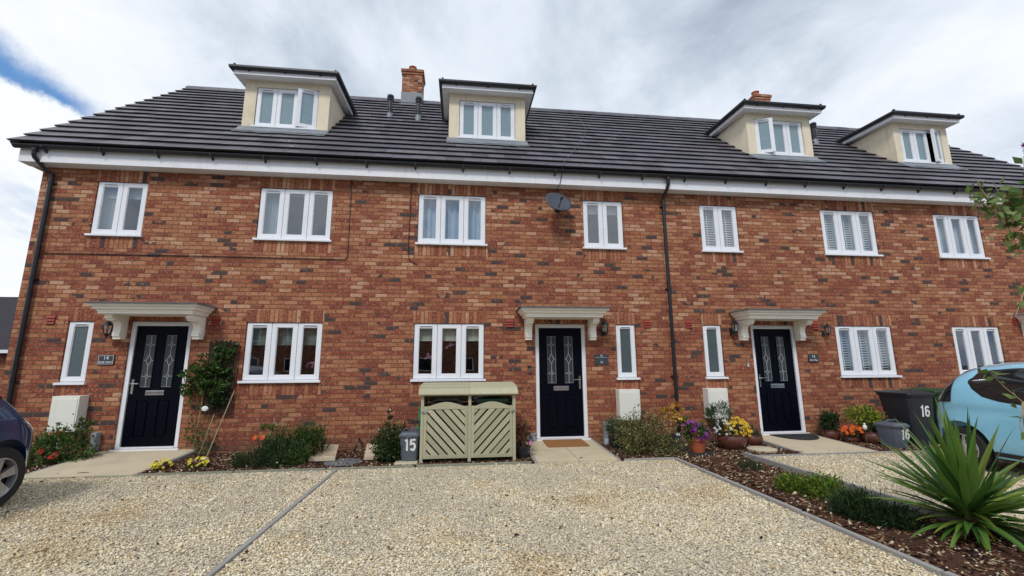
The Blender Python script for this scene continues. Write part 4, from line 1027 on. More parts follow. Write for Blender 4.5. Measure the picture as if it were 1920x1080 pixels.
# tilted slabs, cover
def tilted(x0, x1, skew, lab):
    m = MB().add([(x0, -1.02, .045), (x1, -1.02, .045), (x1+skew, -.22, .10), (x0+skew, -.22, .10), (x0, -1.02, .09), (x1, -1.02, .09), (x1+skew, -.22, .15), (x0+skew, -.22, .15)], [(0, 3, 2, 1), (4, 5, 6, 7), (0, 1, 5, 4), (1, 2, 6, 5), (2, 3, 7, 6), (3, 0, 4, 7)])
    t = thing('paving_slab', ((x0+x1)/2, -.7, 0), lab, 'slab', 'raised paving slabs')
    m.build('slab', 'ramp2', t); MB().box(x0+.05, x1-.05, -.92, -.3, 0., .044).build('brick_base', 'brick', t)
tilted(-2.22, -1.84, -.16, 'beige raised slab beside the poppies, left of the grey drain cover'); tilted(-1.42, -1.02, -.12, 'beige raised slab half hidden behind the round shrub')
tag(MB().lathe([(.27, .012), (.27, .03), (.24, .036), (.0005, .038)], (-1.72, -1.03, 0), 'z', 32).build('drain_cover', 'manhole', smooth=True), 'round grey drain cover in the bark at the top of the dividing strip', 'cover')
m = MB().tube([(-1.72, -.02, .20), (-1.70, -.10, .22), (-1.72, -.16, .12), (-1.78, -.2, .0)], .018, 8); tag(m.build('waste_pipe', 'black', smooth=True), 'small black waste pipe at the wall foot behind the drain cover', 'pipe')
# round shrub left of caddy 15
t = thing('variegated_shrub', (-1.02, -1.0, 0), 'round dark variegated shrub with one tall shoot left of the number 15 caddy', 'shrub')
foliage(t, 'foliage', 'leaf_dark', [(-1.04, -1.02, .30, .23, .20, .25), (-1.0, -1.04, .14, .22, .18, .16)], 4200, .044, 61)
foliage(t, 'pale_foliage', 'leaf_variegated', [(-.97, -1.08, .28, .22, .18, .23)], 1000, .034, 62)
foliage(t, 'tall_shoot', 'leaf_dark', [(-1.09, -1.0, .58, .05, .05, .16)], 110, .04, 63)
flowers(t, 'petal_white', [(-1.07, -1.02, .77), (-1.2, -1.15, .5)], .02, 6)
stems(t, [[(-1.03, -1, 0), (-1.06, -1, .45), (-1.08, -1, .78)], [(-1.0, -1, 0), (-.95, -1, .3)]], .008)
# caddies
def caddy(x, y, rot, num, lab, numx=0., ns=.17, tw=1., scale=1., z0=0.):
    t = thing('food_waste_caddy', (x, y, z0), lab, 'bin', 'grey food waste caddies')
    Mx = Matrix.Translation((x, y, z0)) @ Matrix.Rotation(R_(rot), 4, 'Z') @ Matrix.Scale(scale, 4)
    def frus(m, a0, b0, z0_, a1, b1, z1_, off0=0, off1=0, r=.035):
        def rr_(a, b, o):
            pts = []
            for sx_, sy_, st in ((1, 1, 0), (-1, 1, 90), (-1, -1, 180), (1, -1, 270)):
                for k in range(5): q = R_(st+k*22.5); pts.append((sx_*(a-r)+r*math.cos(q), sy_*(b-r)+r*math.sin(q)+o))
            return pts
        p0, p1 = rr_(a0, b0, off0), rr_(a1, b1, off1); n = len(p0)
        m.add([(p[0], p[1], z0_) for p in p0]+[(p[0], p[1], z1_) for p in p1], [tuple(range(n))[::-1], tuple(range(n, 2*n))]+[(i, (i+1) % n, n+(i+1) % n, n+i) for i in range(n)])
    m = MB(); frus(m, .112, .13, .0, .122, .15, .12, .0, 0); frus(m, .118, .146, .1205, .134, .178, .335, 0, 0)
    m.xf(Mx).build('body', 'greyplastic', t, smooth=True)
    m = MB(); frus(m, .146, .192, .3355, .148, .194, .36); frus(m, .144, .190, .3605, .118, .160, .392)
    m.prism([(-.05, .33), (.05, .33), (.03, .366), (-.03, .366)], 'y', -.203, -.185)
    m.xf(Mx).build('lid', 'greyplastic', t, smooth=True)
    MB().tube([(-.138, .0, .33), (-.12, -.01, .40), (-.07, -.015, .43), (.07, -.015, .43), (.12, -.01, .40), (.138, .0, .33)], .011, 8).xf(Mx).build('handle', 'greyplastic', t, smooth=True)
    rot3 = Matrix.Rotation(R_(rot), 3, 'Z') @ Matrix.Rotation(R_(98.5), 3, 'X')
    p = Mx @ Vector((numx, -.1635, .225))
    number_mesh(num, ns*scale, 'num', t, p, rot3, .17, .56, .002, tw)
caddy(-.725, -1.10, -4, '15', 'grey caddy marked 15 beside the slatted bin store', .01, .170, 1., 1.03, .055)
tag(MB().box(-.93, -.60, -1.36, -.92, .0, .05).build('stone_base', 'conc', bevel=.01), 'pale stone block under the number 15 caddy', 'stone')
caddy(7.50, -1.06, 4, '16', 'grey caddy marked 16 in front of the black wheelie bin', .04, .165, 1., 1.08)
# hose and hoop
t = thing('green_cane_bundle', (-.64, -.95, 0), 'bundle of bright green plastic canes leaning on the bin store side', 'canes')
m = MB(); rr = random.Random(3)
for i in range(12): a = rr.uniform(-.10, .06); m.tube([(-.66+a, -1.0+rr.uniform(-.08, .08), .02), (-.605+a*.12, -1.12, .55), (-.60+a*.10, -1.16, .83)], .0075, 6)
m.build('canes', 'green_hose', t); MB().lathe([(.055, -.01), (.055, .01)], (-.612, -1.12, .60), 'z', 10).build('tie', 'black', t)
tag(MB().tube([(-.87, -.85, 0), (-.87, -.85, .5), (-.85, -.85, .57), (-.80, -.85, .60), (-.74, -.85, .59), (-.70, -.85, .52)], .009, 8).build('plant_hoop', 'black', smooth=True), 'black wire plant hoop behind the number 15 caddy', 'hoop')

# ------------------------------------------------------------------ bin store
t = thing('bin_store', (.14, -.95, 0), 'slatted green-tinged timber bin store with curved roof and two V patterned doors', 'bin store')
bx0, bx1, yf, yb = -.575, .855, -1.30, -.50; xm = .155
for x in (bx0, xm-.022, bx1-.045):
    MB().box(x, x+.045, yf, yf+.045, .0, 1.03).build('post', 'pine', t, bevel=.003)
for x in (bx0, bx1-.045): MB().box(x, x+.045, yb, yb+.045, 0, 1.10).build('post', 'pine', t, bevel=.003)
for x in (bx0+.005, bx1-.025):     # slatted sides
    m = MB()
    for i in range(9): m.box(x, x+.018, yf+.05, yb-.003, .06+i*.112, .06+i*.112+.10)
    m.build('side_panel', 'pine', t)
m = MB()
for i in range(9): m.box(bx0+.05, bx1-.05, yb+.015, yb+.03, .06+i*.112, .06+i*.112+.10)
m.build('back_panel', 'pine', t)
m = MB(); prof = [(-1.365, 1.022), (-1.33, 1.055), (-1.27, 1.09), (-1.18, 1.115), (-1.05, 1.135), (-.85, 1.15), (-.46, 1.16)]
for (a, b) in ((bx0-.035, xm-.001), (xm+.002, bx1+.035)):
    for i in range(len(prof)-1):
        (y0, z0), (y1, z1) = prof[i], prof[i+1]; g = .003
        for k in range(2 if i > 2 else 1):
            n = 2 if i > 2 else 1; ya, yb_ = y0+(y1-y0)*k/n+g, y0+(y1-y0)*(k+1)/n; za, zb_ = z0+(z1-z0)*k/n, z0+(z1-z0)*(k+1)/n
            m.add([(a, ya, za-.016), (b, ya, za-.016), (b, yb_, zb_-.016), (a, yb_, zb_-.016), (a, ya, za), (b, ya, za), (b, yb_, zb_), (a, yb_, zb_)], [(0, 3, 2, 1), (4, 5, 6, 7), (0, 1, 5, 4), (1, 2, 6, 5), (2, 3, 7, 6), (3, 0, 4, 7)])
m.build('roof', 'pine', t)
MB().box(bx0+.046, xm-.024, yf+.01, yf+.035, .985, 1.02).box(xm+.024, bx1-.046, yf+.01, yf+.035, .985, 1.02).build('top_rail', 'pine', t)
def clip_poly(poly, x0, x1, z0, z1):
    def cl(P, f, g):
        out = []
        for i in range(len(P)):
            a, b = P[i], P[(i+1) % len(P)]; fa, fb = f(a), f(b)
            if fa >= 0: out.append(a)
            if (fa >= 0) != (fb >= 0): q = fa/(fa-fb); out.append((a[0]+(b[0]-a[0])*q, a[1]+(b[1]-a[1])*q))
        return out
    for f in (lambda p: p[0]-x0, lambda p: x1-p[0], lambda p: p[1]-z0, lambda p: z1-p[1]):
        if len(poly) < 3: return []
        poly = cl(poly, f, None)
    return poly if len(poly) > 2 else []
for (a, b, sgn) in ((bx0+.048, xm-.026, -1), (xm+.026, bx1-.048, 1)):
    z0, z1 = .085, .835; fr = MB(); y0 = yf-.004
    fr.box(a, a+.042, y0, y0+.03, z0, z1).box(b-.042, b, y0, y0+.03, z0, z1).box(a+.042, b-.042, y0, y0+.03, z0, z0+.05)
    arch = [(a+.042, z1-.045), (b-.042, z1-.045)]+[(b-.042-(b-a-.084)*i/16, z1-.004+.065*max(0, math.sin(math.pi*i/16))**1.3) for i in range(17)]
    fr.prism(arch, 'y', y0, y0+.03)
    d_ = fr.build('door', 'pine', t, bevel=.002)
    sl_ = MB(); x0, x1, za, zb_ = a+.040, b-.040, z0+.045, z1-.04; w_ = .070; gap = .022; ang = R_(47)
    c_, s_ = math.cos(ang), math.sin(ang); rr = random.Random(int(a*100))
    for k in range(-16, 17):
        u0 = k*(w_+gap); dx = rr.uniform(-.003, .003)
        # board centre line through (cx,cz)+u*normal, direction (c, sgn*s)
        cx_, cz_ = (x0+x1)/2, (za+zb_)/2; nx_, nz_ = -sgn*s_, c_; ux, uz = c_, sgn*s_
        def pt(al, un): return (cx_+ux*al+nx_*un, cz_+uz*al+nz_*un)
        P = [pt(-1.2, u0+dx), pt(1.2, u0+dx), pt(1.2, u0+w_+dx), pt(-1.2, u0+w_+dx)]
        q = clip_poly(P, x0, x1, za, zb_)
        if q: yy = y0+.006+rr.uniform(0, .003); sl_.prism(q, 'y', yy, yy+.013)
    sl_.build('slats', 'pine', d_)
    hx = a+.01 if sgn < 0 else b-.01
    MB().box(hx-.045*(sgn < 0)-.0, hx+.045*(sgn > 0)+.0, y0-.006, y0-.0005, .735, .765).lathe([(.014, -.02), (.014, -.007)], (hx, y0, .75), 'y', 10).build('latch', 'lead', d_)
# the two bins inside
def wheelie(x, y, rot, mat, lab, num=None, s=1., group='wheelie bins'):
    t = thing('wheelie_bin', (x, y, 0), lab, 'wheelie bin', group)
    Mx = Matrix.Translation((x, y, 0)) @ Matrix.Rotation(R_(rot), 4, 'Z') @ Matrix.Scale(s, 4)
    def fr(m, a0, b0, z0, a1, b1, z1, o0=0, o1=0, r=.05):
        def rr_(a, b, o):
            pts = []
            for sx_, sy_, st in ((1, 1, 0), (-1, 1, 90), (-1, -1, 180), (1, -1, 270)):
                for k in range(5): q = R_(st+k*22.5); pts.append((sx_*(a-r)+r*math.cos(q), sy_*(b-r)+r*math.sin(q)+o))
            return pts
        p0, p1 = rr_(a0, b0, o0), rr_(a1, b1, o1); n = len(p0)
        m.add([(p[0], p[1], z0) for p in p0]+[(p[0], p[1], z1) for p in p1], [tuple(range(n))[::-1], tuple(range(n, 2*n))]+[(i, (i+1) % n, n+(i+1) % n, n+i) for i in range(n)])
    m = MB(); fr(m, .215, .235, .02, .268, .33, .93, -.03, 0); m.xf(Mx).build('body', mat, t, smooth=True)
    m = MB(); fr(m, .285, .35, .9305, .29, .355, .97, 0, 0); m.xf(Mx).build('rim', mat, t, smooth=True)
    m = MB(); fr(m, .30, .365, .971, .295, .36, .995, -.0, -.0); fr(m, .28, .34, .9955, .17, .25, 1.03, 0, 0)
    m.xf(Mx).build('lid', mat, t, smooth=True)
    m = MB().tube([(-.22, .36, .95), (-.22, .42, .99), (.22, .42, .99), (.22, .36, .95)], .016, 8); m.xf(Mx).build('handle', mat, t, smooth=True)
    for sx_ in (-1, 1):
        m = MB().lathe([(.02, -.025), (.095, -.025), (.10, -.015), (.10, .015), (.095, .025), (.02, .025)], (sx_*.255, .23, .10), 'x', 24); m.xf(Mx).build('wheel', 'rubber', t, smooth=True)
    if num:
        p = Mx @ Vector((.035, -.3135, .66)); number_mesh(num, .20*s, 'num', t, p, Matrix.Rotation(R_(rot), 3, 'Z') @ Matrix.Rotation(R_(94.1), 3, 'X'), .17, .56, .002, .95)
    return t
wheelie(-.20, -.90, 0, 'binblack', 'dark wheelie bin inside the left half of the slatted bin store', s=.88)
wheelie(.50, -.90, 0, 'bingreen', 'green lidded wheelie bin inside the right half of the bin store', s=.93)
wheelie(8.08, -.86, -2, 'binblack', 'black wheelie bin marked 16 standing beside the light blue car', '16', s=.925)
wheelie(8.68, -.83, -4, 'bingreen', 'green wheelie bin between the black 16 bin and the blue car', s=.955)

# pots right of the bin store and the middle door
def potplant(x, y, r, h, pm, st, lab, build, group=None, z=.01):
    t = thing('potted_plant', (x, y, 0), lab, 'potted plant', group); pot(t, x, y, r, h, pm, st, z); build(t); return t
def f1(t):
    foliage(t, 'foliage', 'leaf_red', [(1.02, -1.0, .33, .13, .12, .22)], 420, .045, 71, k=60); stems(t, [[(1.0, -1.05, .12), (1.0+dx, -1.02, .6)] for dx in (-.06, 0, .07, .12)], .004)
    flowers(t, 'petal_pink', [(1.11, -1.15, .25)], .05, 8)
potplant(.99, -1.08, .11, .18, 'darkpot', 'taper', 'black pot with dark red leaves between the bin store and middle door', f1, z=.02)
tag(MB().box(1.21, 1.375, -.09, -.004, .095, .235).build('grey_block', 'greyduct', bevel=.008), 'small grey block standing at the left foot of the middle door frame', 'block')
def f2(t): foliage(t, 'foliage', 'leaf_rosemary', [(2.72, -.55, .33, .16, .15, .16)], 2400, .05, 72, ratio=.16, up=1.1)
potplant(2.72, -.50, .14, .20, 'darkpot', 'taper', 'bushy green herb in a black pot right of the middle ramp', f2)
t = thing('euonymus_bush', (3.05, -1.05, 0), 'spreading olive and cream variegated bush in front of the middle meter box', 'bush')
foliage(t, 'foliage', 'leaf_variegated', [(2.85, -.98, .33, .30, .24, .24), (3.10, -1.02, .36, .30, .24, .24), (3.02, -1.1, .18, .40, .26, .16), (3.38, -1.12, .20, .22, .2, .14), (2.72, -1.1, .16, .18, .2, .13)], 6500, .036, 73, k=330)
foliage(t, 'shoots', 'leaf_variegated', [(2.98, -.95, .68, .14, .06, .10), (3.28, -.95, .50, .12, .06, .14), (3.55, -1.2, .12, .12, .08, .10), (2.60, -1.0, .42, .06, .05, .12), (3.2, -1.3, .06, .2, .06, .08)], 420, .032, 74, k=60)
stems(t, [[(3.03, -1.0, 0), (3.0+dx*.5, -1., .35), (3.0+dx, -1.0, .62)] for dx in (-.42, -.25, -.1, -.03, .12, .3, .45)], .007)
def f3(t):
    stems(t, [[(3.79, -.52, .2), (3.76, -.5, .5), (3.68, -.5, .62)], [(3.79, -.52, .2), (3.84, -.5, .62)], [(3.79, -.52, .2), (3.86, -.5, .4)]], .006)
    foliage(t, 'foliage', 'leaf_amber', [(3.70, -.52, .56, .14, .10, .10), (3.84, -.52, .44, .08, .08, .12), (3.88, -.52, .66, .06, .06, .08), (3.60, -.55, .62, .07, .05, .05)], 190, .075, 75, k=50)
    MB().box(3.77, 3.84, -.605, -.60, .16, .26).build('plant_label', 'white', t)
potplant(3.79, -.52, .105, .19, 'blueglaze', 'straight', 'small tree with amber leaves in a blue pot by the central downpipe', f3, z=.03)
for x, y, r, lab in ((3.70, -.72, .27, 'black rubber disc under the blue pot by the downpipe'), (3.84, -1.13, .25, 'black rubber disc under the terracotta pot')):
    tag(MB().lathe([(r, .0), (r, .030), (r-.02, .036), (r-.05, .032), (.0005, .033)], (x, y, .008), 'z', 40).build('rubber_disc', 'rubber', smooth=True), lab, 'disc', 'black rubber discs')
def f4(t):
    foliage(t, 'foliage', 'leaf_mid', [(3.82, -1.15, .36, .20, .17, .12), (3.68, -1.15, .45, .08, .08, .10)], 900, .05, 76)
    flowers(t, 'petal_purple', scatter((3.88, -1.16, .34, .17, .17, .14), 26, 5, .2)+scatter((3.72, -1.16, .44, .10, .10, .10), 10, 6, .2)+scatter((3.87, -1.22, .30, .08, .1, .1), 12, 7, .2), .038, 5, 5)
    flowers(t, 'petal_gold', [(3.62, -1.12, .55), (3.69, -1.12, .53), (3.58, -1.12, .56)], .04, 6, 8)
potplant(3.85, -1.13, .15, .215, 'terra', 'taper', 'terracotta pot of purple petunias on a black disc', f4, z=.045)
def f5(t):
    foliage(t, 'foliage', 'leaf_dark', [(4.62, -.85, .34, .25, .2, .14)], 900, .042, 77)
    foliage(t, 'rosemary', 'leaf_rosemary', [(4.60, -.62, .56, .22, .12, .20), (4.42, -.6, .56, .10, .08, .12)], 1100, .06, 78, ratio=.13, up=1.2)
    flowers(t, 'petal_gold', scatter((4.72, -.92, .36, .20, .18, .17), 85, 9, .3), .032, 5, 9)
    flowers(t, 'petal_white', scatter((4.45, -.92, .36, .13, .14, .15), 40, 10, .3), .022, 5, 10)
potplant(4.63, -.85, .235, .27, 'glaze', 'round', 'large brown glazed pot of yellow and white violas with rosemary', f5)
def f6(t): foliage(t, 'foliage', 'leaf_rosemary', [(5.18, -.60, .26, .16, .13, .08)], 700, .045, 79, ratio=.15, up=1.3)
potplant(5.20, -.58, .17, .20, 'glaze', 'round', 'small brown glazed pot left of the ramp to door 16', f6)
tag(MB().lathe([(.23, .0), (.23, .045), (.21, .052), (.0005, .053)], (5.03, -1.05, .004), 'z', 32).build('stepping_stone', 'conc', smooth=True), 'round pale stepping stone between the brown pots and the ramp', 'stone')
def f7(t): foliage(t, 'foliage', 'leaf_dark', [(6.98, -.32, .36, .16, .13, .17)], 1500, .045, 80)
potplant(7.0, -.30, .15, .20, 'glaze', 'round', 'leafy pot against the wall just right of the ramp to door 16', f7, 'brown pots right of ramp 16')
def f8(t):
    foliage(t, 'foliage', 'leaf_dark', [(7.14, -.62, .19, .14, .12, .06)], 300, .035, 81)
    flowers(t, 'petal_orange', scatter((7.14, -.64, .23, .17, .14, .09), 42, 11, .3), .034, 7, 11)
potplant(7.14, -.58, .13, .12, 'glaze', 'round', 'low brown pot of bright orange marigolds', f8, 'brown pots right of ramp 16')
def f9(t):
    foliage(t, 'foliage', 'leaf_yellowgreen', [(7.36, -.62, .50, .26, .2, .14), (7.50, -.66, .40, .2, .18, .14), (7.62, -.7, .33, .12, .12, .1)], 3000, .042, 82, k=150)
    foliage(t, 'grass_tuft', 'leaf_rosemary', [(7.42, -.78, .24, .15, .12, .08)], 300, .07, 83, ratio=.1, up=1.4)
    stems(t, [[(7.42, -.72, .15), (7.4+dx, -.66, .5)] for dx in (-.1, 0, .1, .2)], .007)
potplant(7.42, -.74, .185, .22, 'glaze', 'round', 'big brown pot with a yellow-green euonymus beside the number 16 caddy', f9, 'brown pots right of ramp 16')
t = thing('garden_ornament', (7.24, -.85, 0), 'small white solar ornament between the marigolds and the big brown pot', 'ornament')
MB().tube([(7.24, -.80, 0), (7.24, -.80, .27)], .006, 6).build('stake', 'chrome', t); MB().lathe([(.001, .26), (.028, .28), (.036, .31), (.028, .34), (.012, .355), (.020, .37), (.001, .39)], (7.24, -.80, 0), 'z', 12).build('globe', 'whitestone', t, smooth=True)

# plants in the bark strip
t = thing('heather', (3.95, -2.3, 0), 'tiny dark heather alone in the bark strip', 'shrub'); foliage(t, 'foliage', 'leaf_heather', [(3.95, -2.30, .05, .13, .12, .09)], 700, .035, 91, ratio=.22, up=1.2)
t = thing('green_cushion_shrub', (3.88, -3.2, 0), 'bright green low cushion shrub in the middle of the bark strip', 'shrub'); foliage(t, 'foliage', 'leaf_bright', [(3.78, -3.34, .06, .20, .20, .12), (3.92, -3.56, .07, .22, .2, .13)], 6000, .032, 92, ratio=.5, up=.9)
t = thing('heather', (3.88, -4.05, 0), 'long dark green grassy heather left of the spiky plant', 'shrub')
foliage(t, 'foliage', 'leaf_heather', [(3.72, -4.20, .07, .19, .18, .14), (3.84, -4.42, .05, .18, .18, .10)], 6500, .055, 93, ratio=.13, up=1.2)
rr = random.Random(8); blades(t, 'grass_blades', 'leaf_mid', [((3.66+rr.uniform(-.1, .2), -4.1+rr.uniform(-.25, .2), .02), (rr.uniform(-.6, .6), rr.uniform(-.6, .4), 1), rr.uniform(.15, .3), .006, .8) for i in range(90)], 4)

# the spiky plant in front
t = thing('cordyline', (4.12, -4.70, 0), 'big spiky green cordyline at the bottom right in front of the blue car', 'plant')
rr = random.Random(17); cx, cy, cz = 4.28, -4.70, .13; sp = []
for i in range(120):
    el = R_(rr.choice((rr.uniform(58, 88), rr.uniform(25, 62), rr.uniform(5, 40), rr.uniform(8, 35)))); az = rr.uniform(0, 6.283)
    L = rr.uniform(.62, .93)*(1. if el > .6 else .92); b = (cx+rr.gauss(0, .022), cy+rr.gauss(0, .022), cz+rr.uniform(-.03, .07)+.03*math.sin(el))
    sp.append((b, (math.cos(az)*math.cos(el), math.sin(az)*math.cos(el), math.sin(el)), L, rr.uniform(.048, .070), rr.uniform(.05, .55)))
blades(t, 'leaves', 'leaf_yucca', sp, 7)
blades(t, 'yellowed_leaves', 'leaf_yellowed', [((cx, cy-.02, cz-.01), (dx, dy, .15), L, .032, dr) for dx, dy, L, dr in ((.45, -.8, .50, 1.), (.2, -1., .42, 1.2), (.85, -.6, .6, .7), (-.5, -.8, .32, .9))], 7)
blades(t, 'low_leaves', 'leaf_yucca', [((cx, cy, cz), (math.cos(a), math.sin(a), rr.uniform(-.05, .3)), rr.uniform(.45, .75), .048, rr.uniform(.3, 1.0)) for a in [rr.uniform(0, 6.28) for _ in range(30)]]+[((cx, cy, cz-.01), (math.cos(a), math.sin(a), rr.uniform(-.1, .25)), rr.uniform(.4, .62), .05, rr.uniform(.5, 1.3)) for a in [rr.uniform(3.5, 5.9) for _ in range(12)]], 7)
blades(t, 'dead_leaves', 'leaf_dead', [((cx, cy, cz-.04), (math.cos(a), math.sin(a), -.2), rr.uniform(.2, .38), .022, 1.0) for a in [rr.uniform(0, 6.28) for _ in range(34)]], 6)
MB().lathe([(.05, 0), (.045, .06), (.05, .14), (.03, .2)], (cx, cy, 0), 'z', 12).build('trunk', 'wood', t, smooth=True)

# buddleia reaching in from the right
t = thing('buddleia', (4.35, -6.1, 0), 'leafy buddleia branches with a purple flower reaching in from the right edge', 'tree')
br = {'a': [(4.35, -6.1, 0), (4.30, -6.0, .9), (4.22, -5.8, 1.7), (4.06, -5.65, 2.15), (3.93, -5.6, 2.33), (3.83, -5.6, 2.49), (3.74, -5.6, 2.66), (3.70, -5.6, 2.75)],
      'b': [(4.22, -5.8, 1.7), (4.15, -5.65, 2.3), (4.12, -5.6, 2.7), (4.16, -5.6, 2.95)],
      'c': [(4.25, -5.9, 1.0), (3.98, -5.7, 1.15), (3.72, -5.6, 1.17), (3.60, -5.6, 1.27), (3.50, -5.6, 1.38)],
      'd': [(4.06, -5.65, 2.15), (3.9, -5.6, 1.9), (3.80, -5.6, 1.74)], 'e': [(3.83, -5.6, 2.49), (3.72, -5.6, 2.56), (3.62, -5.6, 2.62)], 'f': [(4.15, -5.65, 2.3), (4.0, -5.55, 2.55), (3.92, -5.55, 2.76)],
      'g': [(3.72, -5.6, 1.17), (3.66, -5.6, 1.02), (3.68, -5.6, .9)]}
m = MB()
for k, p in br.items(): m.tube(p, [.007*(1-.75*i/(len(p)-1)) if k != 'a' else .014*(1-.85*i/(len(p)-1)) for i in range(len(p))], 6)
m.build('branches', 'cane', t)
rng = np.random.default_rng(7)
def along(pts, t0, n, L, seed):
    rng = np.random.default_rng(seed); pts = [Vector(p) for p in pts]; P = []
    seg = [(pts[i+1]-pts[i]).length for i in range(len(pts)-1)]; T = sum(seg)
    for _ in range(n):
        s_ = T*(t0+(1-t0)*rng.random()); i = 0
        while s_ > seg[i] and i < len(seg)-1: s_ -= seg[i]; i += 1
        P.append(tuple(pts[i].lerp(pts[i+1], min(1, s_/seg[i]))))
    P = np.array(P)+rng.normal(size=(n, 3))*.012; D = rng.normal(size=(n, 3)); D /= np.linalg.norm(D, axis=1)[:, None]
    return leaf_mesh(rng, P, D, L, .5, -.1, .08)
vs, fs, k = [], [], 0
for key, t0, n, L in (('a', .62, 40, .08), ('b', .35, 34, .09), ('c', .35, 22, .075), ('d', .3, 8, .08), ('e', .1, 34, .075), ('f', .2, 18, .08), ('g', .1, 8, .07)):
    v, f = along(br[key], t0, n, L, 100+ord(key)); vs.append(v); fs.append(f+k); k += len(v)
v, f = leaf_mesh(rng, *[q for q in clumps(rng, [(4.08, -5.6, 2.42, .22, .12, .24), (4.06, -5.6, 2.16, .16, .1, .10)], 190, 26)], .08, .5, .1, .1); vs.append(v); fs.append(f+k)
raw('leaves', np.concatenate(vs), np.concatenate(fs), 'leaf_branch', t)
flowers(t, 'petal_purple', [(4.17+.012*math.sin(i*2.4), -5.62+.012*math.cos(i*2.4), 2.93+i*.003) for i in range(40)], .016, 5, 12)

# ------------------------------------------------------------------ fixtures on the wall
def meter(x, lab, pipe, w_=.40, z0=.435, z1=.99):
    t = thing('meter_box', (x+w_/2, -.1, z0), lab, 'meter box', 'white meter boxes'); d0 = -.19
    MB().box(x, x+w_, d0, -.002, z0, z1).build('box', 'meter', t, bevel=.006)
    d_ = MB().box(x+.02, x+w_-.02, d0-.008, d0-.0005, z0+.02, z1-.045).build('door', 'meter', t, bevel=.003)
    MB().lathe([(.009, -.006), (.009, -.0005)], (x+w_-.05, d0-.008, (z0+z1)/2), 'y', 10).build('lock', 'black', d_)
    if pipe: MB().lathe([(.024, .0), (.024, z0-.001)], (x+pipe, -.10, 0), 'z', 12).build('pipe', 'white', t, smooth=True)
meter(-6.47, 'white meter box under the slim window left of door 14', .12)
meter(2.92, 'white meter box under the slim window right of the middle door', None)
meter(4.66, 'white meter box with a white pipe under it, left of door 16', .17)
for x, lab in ((-5.84, 'grey cable duct rising from the bed left of ramp 14'), (2.68, 'grey cable duct at the wall foot right of the middle ramp')):
    t = thing('cable_duct', (x, -.07, 0), lab, 'duct', 'grey cable ducts')
    MB().box(x-.035, x+.035, -.10, -.002, .13, .33).add([(x-.035, -.10, .1295), (x+.035, -.10, .1295), (x+.035, -.002, .1295), (x-.035, -.002, .1295), (x-.075, -.20, -.02), (x-.005, -.20, -.02), (x-.005, -.10, -.02), (x-.075, -.10, -.02)], [(0, 1, 2, 3), (7, 6, 5, 4), (0, 4, 5, 1), (1, 5, 6, 2), (2, 6, 7, 3), (3, 7, 4, 0)]).build('duct', 'greyduct', t, bevel=.004)
    MB().box(x-.042, x+.042, -.108, -.001, .3305, .40).build('cap', 'greyduct', t, bevel=.004)
def lantern(x, z, lab, h=.34, drop=False):
    t = thing('wall_lantern', (x, 0, z), lab, 'lantern', 'black wall lanterns')
    y = -.14; zt, zb = z+h/2, z-h/2; s = h/.34
    MB().box(x-.028, x+.028, -.02, -.002, zb+.02*s, zb+.16*s).tube([(x, -.015, zb+.09*s), (x, -.06, zb+.05*s), (x, y, zb+.05*s)], .008, 6).build('bracket', 'black', t)
    MB().lathe([(.092*s, zt-.125*s), (.085*s, zt-.115*s), (.055*s, zt-.075*s), (.035*s, zt-.06*s), (.03*s, zt-.04*s), (.012*s, zt-.03*s), (.012*s, zt-.01*s), (.002, zt)], (x, y, 0), 'z', 6).build('cap', 'black', t)
    g = MB().lathe([(.044*s, zb+.09*s), (.068*s, zt-.126*s)], (x, y, 0), 'z', 6).build('glass', 'lampglass', t)
    m = MB()
    for i in range(6): a = math.pi/3*i; m.tube([(x+.046*s*math.cos(a), y+.046*s*math.sin(a), zb+.09*s), (x+.070*s*math.cos(a), y+.070*s*math.sin(a), zt-.126*s)], .005, 4)
    m.lathe([(.006, zb), (.016*s, zb+.02*s), (.012*s, zb+.035*s), (.035*s, zb+.07*s), (.050*s, zb+.075*s), (.050*s, zb+.09*s)], (x, y, 0), 'z', 8)
    m.build('frame', 'black', t)
M['lampglass'] = glass_mat('lantern_glass', (.95, .97, .96), .14)
lantern(-5.86, 2.08, 'black wall lantern left of door 14, half behind the canopy bracket')
lantern(2.72, 2.14, 'black wall lantern right of the middle door beside the canopy bracket')
lantern(5.36, 2.16, 'larger black wall lantern left of the canopy over door 16')
lantern(7.37, 2.12, 'smaller black wall lantern right of the canopy over door 16', .28)
def sign(x0, x1, z0, z1, lines, lab, frame=False, rule=None):
    t = thing('house_sign', ((x0+x1)/2, 0, z0), lab, 'sign', 'slate house number signs')
    MB().box(x0, x1, -.022, -.002, z0, z1).build('plate', 'slate', t, bevel=.003)
    if frame: MB().ring(x0+.008, x1-.008, z0+.008, z1-.008, .006, -.0245, -.0222).build('border', 'letter', t)
    if rule: MB().box(x0+.02, x1-.02, -.0245, -.0222, rule, rule+.004).build('rule', 'letter', t)
    for (s_, sz, zc_) in lines: text_mesh(s_, sz, 'letter', t, ((x0+x1)/2, -.0225, zc_), FRONT, .001, .0008, 'lettering')
sign(-6.02, -5.775, 1.485, 1.645, [('14', .085, 1.595), ('ELM WAY', .048, 1.525)], 'slate sign reading 14 left of the leftmost door', True)
sign(2.53, 2.80, 1.445, 1.64, [('15', .05, 1.612), ('15', .055, 1.49)], 'dark slate sign between the middle door and slim window', False, 1.578)
sign(6.975, 7.19, 1.475, 1.635, [('16', .075, 1.590), ('Elm Way', .045, 1.515)], 'slate sign reading 16 right of the rightmost visible door')
